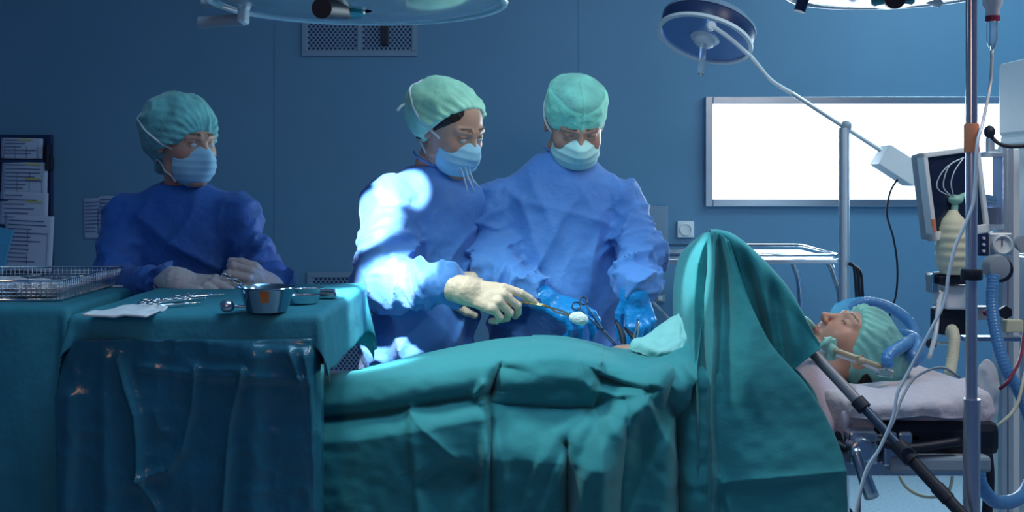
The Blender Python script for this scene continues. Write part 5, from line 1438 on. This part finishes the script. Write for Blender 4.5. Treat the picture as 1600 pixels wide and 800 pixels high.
am = empty('anaesthesia_machine', (1.50, 3.2, 0), 'tall white anaesthesia machine with gauges, glass bellows and hoses at the right edge', 'anaesthesia machine')
def bxp(px0, py0, px1, py1, Y, depth, name, m, bevel=.006, parent=am, rot=None):
    a = at(px0, py1, Y); c = at(px1, py0, Y)
    return MB().box(((a[0] + c[0]) / 2, Y + depth / 2, (a[2] + c[2]) / 2), (c[0] - a[0], depth, c[2] - a[2])).build(name, m, parent, bevel=bevel)
def bxb(pxb, py0, py1, Yf, depth, name, m, width=.3, bevel=.006):
    # box whose far left edge is seen at pxb; heights taken at its far edge
    Yb = Yf + depth; a = at(pxb, py1, Yb); c = at(pxb, py0, Yb)
    return MB().box((a[0] + width / 2, Yf + depth / 2, (a[2] + c[2]) / 2), (width, depth, c[2] - a[2])).build(name, m, am, bevel=bevel)
bxb(1559, 100, 214, 3.1, .30, 'upper_cabinet', 'white_paint', bevel=.012)
bxb(1562, 212, 229, 3.05, .30, 'shelf', 'white_paint', bevel=.008)
bxb(1586, 230, 395, 3.15, .25, 'rear_cabinet', 'white_paint', bevel=.008)
bxb(1582, 396, 918, 3.15, .25, 'lower_cabinet', 'alu', bevel=.008)
for (x0_, x1_) in ((1566, 1574), (1576, 1584)): bxp(x0_, 228, x1_, 1030, 3.1, .03, 'upright_profile', 'alu', .002)
bxp(1562, 232, 1594, 1020, 3.16, .05, 'column_cover', 'white_paint', .004)
# glass cylinder
gc = at(1547, 352, 3.1); gt = at(1547, 243, 3.1); hh_ = gt[2] - gc[2]
g1 = MB().lathe(gc, (0, 0, 1), [(.034, 0), (.034, hh_), (.031, hh_), (.031, 0)], 40, cap=False).build('glass_cylinder', 'clear_blue', am, smooth='auto')
MB().lathe(gc, (0, 0, 1), [(.029, 0), (.029, hh_ * .26)], 32).build('absorber_filling', 'dark_blue', g1, smooth='auto')
MB().lathe(gt, (0, 0, 1), [(.037, -.004), (.037, .006), (.012, .012), (.012, .05)], 32).build('cylinder_top', 'alu', am, smooth='auto')
MB().lathe(gc, (0, 0, -1), [(.037, -.004), (.037, .010)], 32).build('cylinder_base', 'alu', am, smooth='auto')
g2 = at(1514, 240, 3.0); g3 = at(1514, 402, 3.0)
MB().cyl(g3, g2, .016, 28).build('side_tube', 'clear_blue', am, smooth='auto')
MB().cyl(at(1509, 402, 2.97), at(1509, 238, 2.97), .0035, 12).build('tube_rail', 'chrome', am, smooth='auto')
# gauge
bxp(1528, 363, 1545, 400, 3.02, .08, 'valve_block', 'dark_blue', .003)
gg = bxp(1545, 364, 1583, 401, 3.02, .08, 'gauge_housing', 'alu', .004)
q = at(1564, 382, 3.02)
MB().lathe(q, (0, -1, 0), [(.0325 * .85, 0), (.0325 * .85, .012), (.0235, .014), (.0235, .006), (.001, .006)], 40).build('gauge_dial', 'white_paint', gg, smooth='auto')
MB().box(q + [0, -.008, .006], (.002, .002, .022)).build('needle', 'black', gg)
MB().lathe(at(1596, 380, 3.02), (0, -1, 0), [(.022, 0), (.022, .02)], 28).build('side_dial', 'grey_plastic', am, smooth='auto')
for k in range(3): MB().lathe(at(1536, 372 + k * 10, 3.02), (0, -1, 0), [(.004, 0), (.004, .008)], 12).build('button', 'white_paint', am, smooth='auto')
# black knob and cable
MB().ball(at(1546, 206, 3.0), .018, 20, (.8, 1, 1)).build('black_knob', 'black', am, smooth=True)
MB().tube([at(1548, 212, 3.0), at(1560, 224, 2.99), at(1580, 229, 2.98), at(1620, 226, 2.98)], .0055, 10).build('knob_cable', 'black', am, smooth=True)
# reservoir bellows bag
bb = at(1489, 428, 2.92); bt = at(1492, 328, 2.92); hb_ = bt[2] - bb[2]
prof = []
for i in range(49):
    t_ = i / 48; r_ = .030 + .018 * math.sin(min(1, max(0, (t_) / .85)) * PI) ** .7
    r_ = np.interp(t_, [0, .08, .3, .6, .8, .92, 1], [.030, .038, .045, .044, .036, .020, .010]); r_ = r_ * (1 + .035 * math.cos(t_ * 2 * PI * 7)); prof.append((r_, t_ * hb_))
MB().lathe(bb, (0, 0, 1), prof, 40).build('breathing_bag', 'hose_cream', am, smooth='auto')
vb = MB(); q = at(1493, 312, 2.92); vb.ball(q, .017, 16, (1.2, 1, .8)); vb.cyl(q, at(1508, 305, 2.94), .008); vb.cyl(q, at(1491, 330, 2.92), .009); vb.build('bag_valve', 'mint_plastic', am, smooth='auto')
for i, (x0_, w2) in enumerate(((1478, 262), (1484, 258), (1492, 266))):
    MB().tube([at(1490, 308, 2.90), at(x0_ - 10 + i * 3, 298, 2.89), at(x0_ - 14 + i * 4, 285, 2.89), at(x0_, w2, 2.89), at(1506, 246, 2.92)], .0016, 6).build('thin_tube', 'tube_white', am, smooth=True)
# arm and clamps around the pole
MB().cyl(at(1458, 428, 2.92), at(1560, 424, 2.95), .0050, 16).build('cross_rail', 'chrome', am, smooth='auto')
MB().cyl(at(1458, 428, 2.92), at(1458, 455, 2.92), .0050, 16).build('rail_end', 'chrome', am, smooth='auto')
bxp(1455, 430, 1466, 458, 2.93, .04, 'hook_plate', 'grey_plastic', .003)
bxp(1468, 431, 1516, 445, 2.90, .10, 'dark_tray', 'black', .003)
bxp(1478, 446, 1516, 484, 2.92, .10, 'white_module', 'white_paint', .006)
bxp(1470, 484, 1512, 524, 2.94, .08, 'black_module', 'black', .006)
MB().lathe(at(1546, 416, 2.90), (.2, -1, 0), [(.014, 0), (.030, .010), (.034, .03), (.030, .045), (.012, .05)], 28).build('round_clamp', 'grey_plastic', am, smooth='auto')
MB().lathe(at(1556, 420, 2.97), (0, -1, 0), [(.034, 0), (.034, .03)], 28).build('clamp_back', 'black', am, smooth='auto')
MB().ball(at(1455, 537, 2.84), .0135, 18).build('black_knob', 'black', am, smooth=True)
MB().cyl(at(1455, 537, 2.84), at(1500, 536, 2.90), .004).build('knob_shaft', 'chrome', am, smooth='auto')
b = MB(); b.box(at(1555, 529, 3.0), (.18, .03, .014)); b.build('lower_rail', 'steel', am, bevel=.002)
bxp(1524, 480, 1562, 500, 3.0, .05, 'valve_row', 'grey_plastic', .004)
MB().ball(at(1541, 489, 2.97), .009, 14).build('red_knob', 'red', am, smooth=True)
MB().lathe(at(1567, 487, 2.98), (0, -1, 0), [(.014, 0), (.018, .008), (.018, .02)], 6).build('star_knob', 'black', am, smooth='auto')
bxp(1572, 500, 1600, 520, 2.98, .03, 'bracket', 'hose_cream', .004)
MB().tube([at(1486, 522, 2.90), at(1488, 516, 2.88), at(1491, 530, 2.86), at(1488, 560, 2.84), at(1484, 585, 2.82)], .0145, 20, .0025, rib=.07, period=.007).build('cream_hose', 'hose_cream', am, smooth=True)
MB().tube([at(1452, 560, 2.8), at(1462, 520, 2.83), at(1466, 480, 2.88), at(1472, 455, 2.92)], .006, 10).build('white_tube', 'tube_white', am, smooth=True)
# castor base
MB().box((1.62, 3.3, .06), (.55, .5, .10)).build('machine_base', 'grey_plastic', am, bevel=.02)
# hoses
gh = 'blue corrugated breathing hoses'
h1 = MB().tube([at(1388, 572, 2.46), at(1386, 562, 2.46), at(1390, 553, 2.47), at(1402, 545, 2.50), at(1418, 536, 2.57), at(1430, 524, 2.68), at(1424, 506, 2.76), at(1400, 486, 2.82), at(1372, 474, 2.84), at(1345, 473, 2.84), at(1318, 488, 2.84), at(1306, 500, 2.84)], .0135, 20, .0022, rib=.06, period=.0068)
tag(h1.build('breathing_hose', 'hose_blue', smooth=True), 'blue corrugated hose arching over the head of the patient', 'hose', gh)
tag(MB().tube([at(1552, 430, 2.86), at(1550, 470, 2.84), at(1556, 520, 2.80), at(1572, 575, 2.76), at(1598, 625, 2.74), at(1620, 700, 2.70), at(1600, 770, 2.60), at(1560, 785, 2.5), at(1535, 762, 2.45), at(1528, 735, 2.45)], .0150, 20, .0028, rib=.05, period=.0085).build('breathing_hose', 'hose_blue', smooth=True), 'blue corrugated hose hanging at the right edge behind the pole', 'hose', gh)
# blue foam head ring
def ringf(P):
    c = hp.w((0, -.055, .055)); q = (P - V3(c)) @ V3(hp.R)
    rxy = np.hypot(q[:, 0] , q[:, 2]); return smax(np.hypot(rxy - .100, q[:, 1] * .8) - .018, .02 - q[:, 2] - q[:, 0] * .3, .01)
c = hp.w((0, -.055, .055))
tag(sdf_obj('head_ring', ringf, c - .17, c + .17, .006, 'hose_blue'), 'blue foam ring cradling the capped head on the pillow', 'head ring')
# turquoise pad sheet behind the face
b = strings([[(1292, 500, 2.80), (1300, 482, 2.82), (1306, 474, 2.84)], [(1306, 505, 2.80), (1312, 485, 2.82), (1322, 468, 2.84)], [(1318, 508, 2.80), (1330, 490, 2.82), (1350, 464, 2.84)], [(1340, 512, 2.80), (1352, 495, 2.82), (1372, 470, 2.84)]], 20, 16)
b[:, :, 1] += .004 * vnoise(b[:, :, 0] * 60, 0, b[:, :, 2] * 40, 1)
tag(sheet('foam_pad', b, 'foam_blue', None, .008), 'bright turquoise pad sticking up behind the face of the patient', 'pad')

# breathing tube, holder and connector
tb = empty('breathing_tube', hp.w((0, .10, -.058)), 'mint and clear breathing tube fixed at the mouth of the patient', 'breathing tube')
mth = hp.w((0, .094, -.058))
MB().tube([at(1257, 500, 2.60), at(1262, 512, 2.57), at(1272, 528, 2.55), at(1284, 545, 2.53)], .0048, 12, flat=1.0).build('tape', 'mint_plastic', tb, smooth=True)
MB().tube([mth + [0, 0, -.004], at(1258, 498, 2.59), at(1256, 503, 2.57)], .0060, 14).build('mouth_piece', 'mint_plastic', tb, smooth=True)
b = MB(); c = at(1294, 541, 2.49); b.lathe(c + [-.012, 0, .012], nrm((.6, -.3, -.6)), [(.010, 0), (.021, .004), (.021, .010), (.014, .016), (.012, .038)], 28)
b.box(c + [.004, .0, -.006], (.022, .03, .050)); b.build('connector', 'mint_plastic', tb, smooth='auto', bevel=.003)
MB().cyl(at(1278, 548, 2.48), at(1290, 546, 2.49), .009, 18).build('port', 'strap', tb, smooth='auto')
MB().tube([at(1302, 546, 2.47), at(1340, 560, 2.46), at(1378, 574, 2.46)], .0062, 16).build('clear_tube', 'amber', tb, smooth=True)
MB().tube([at(1306, 554, 2.47), at(1342, 566, 2.46), at(1376, 580, 2.46)], .0048, 12).build('sampling_line', 'tube_white', tb, smooth=True)
b = MB(); b.cyl(at(1341, 556, 2.455), at(1342, 570, 2.455), .007); b.cyl(at(1339, 562, 2.455), at(1348, 565, 2.455), .0095); b.build('amber_joint', 'amber', tb, smooth='auto')
b = MB(); b.cyl(at(1378, 582, 2.46), at(1389, 560, 2.46), .0085); b.cyl(at(1372, 580, 2.46), at(1394, 584, 2.46), .010); b.build('elbow_joint', 'clear', tb, smooth='auto')

# drainage bag, straps and red lead
c = at(1543, 612, 2.75)
def bag(P):
    q = P - V3(c); wz = np.clip((q[:, 2] + .08) / .16, 0, 1)
    return ell(q, (0, 0, 0), (.030, .010, .085)) - .003 * ridge(P[:, 0] * 40, P[:, 1] * 20, P[:, 2] * 20, 5)
tag(sdf_obj('reservoir_bag', bag, c - .12, c + .12, .004, 'tube_white'), 'limp whitish plastic bag hanging just right of the pole', 'bag')
MB_ = MB(); MB_.tube([at(1544, 650, 2.74), at(1540, 680, 2.73), at(1546, 740, 2.70), at(1540, 830, 2.68)], [.004, .011, .013, .012], 10)
tag(MB_.build('black_strap', 'black', smooth=True), 'thick black strap hanging below the whitish bag', 'strap')
tag(MB().tube([at(1562, 608, 2.73), at(1572, 600, 2.72), at(1580, 588, 2.73), at(1594, 560, 2.8), at(1600, 520, 2.9)], .0042, 10).build('red_lead', 'red', smooth=True), 'dark red lead running up to the right edge', 'cable')
tag(MB().tube([at(1546, 672, 2.74), at(1566, 660, 2.72), at(1588, 635, 2.72), at(1600, 590, 2.74), at(1612, 540, 2.8)], .0042, 8).build('thin_hose', 'hose_cream', smooth=True), 'thin pale green tube curving to the right edge', 'tube')
tag(MB().tube([at(1400, 730, 2.9), at(1415, 760, 2.9), at(1445, 776, 2.9), at(1480, 770, 2.9), at(1490, 735, 2.9)], .0045, 8).build('thin_hose', 'hose_cream', smooth=True), 'thin pale green tube looping under the table head', 'tube')
# floor pedestal behind
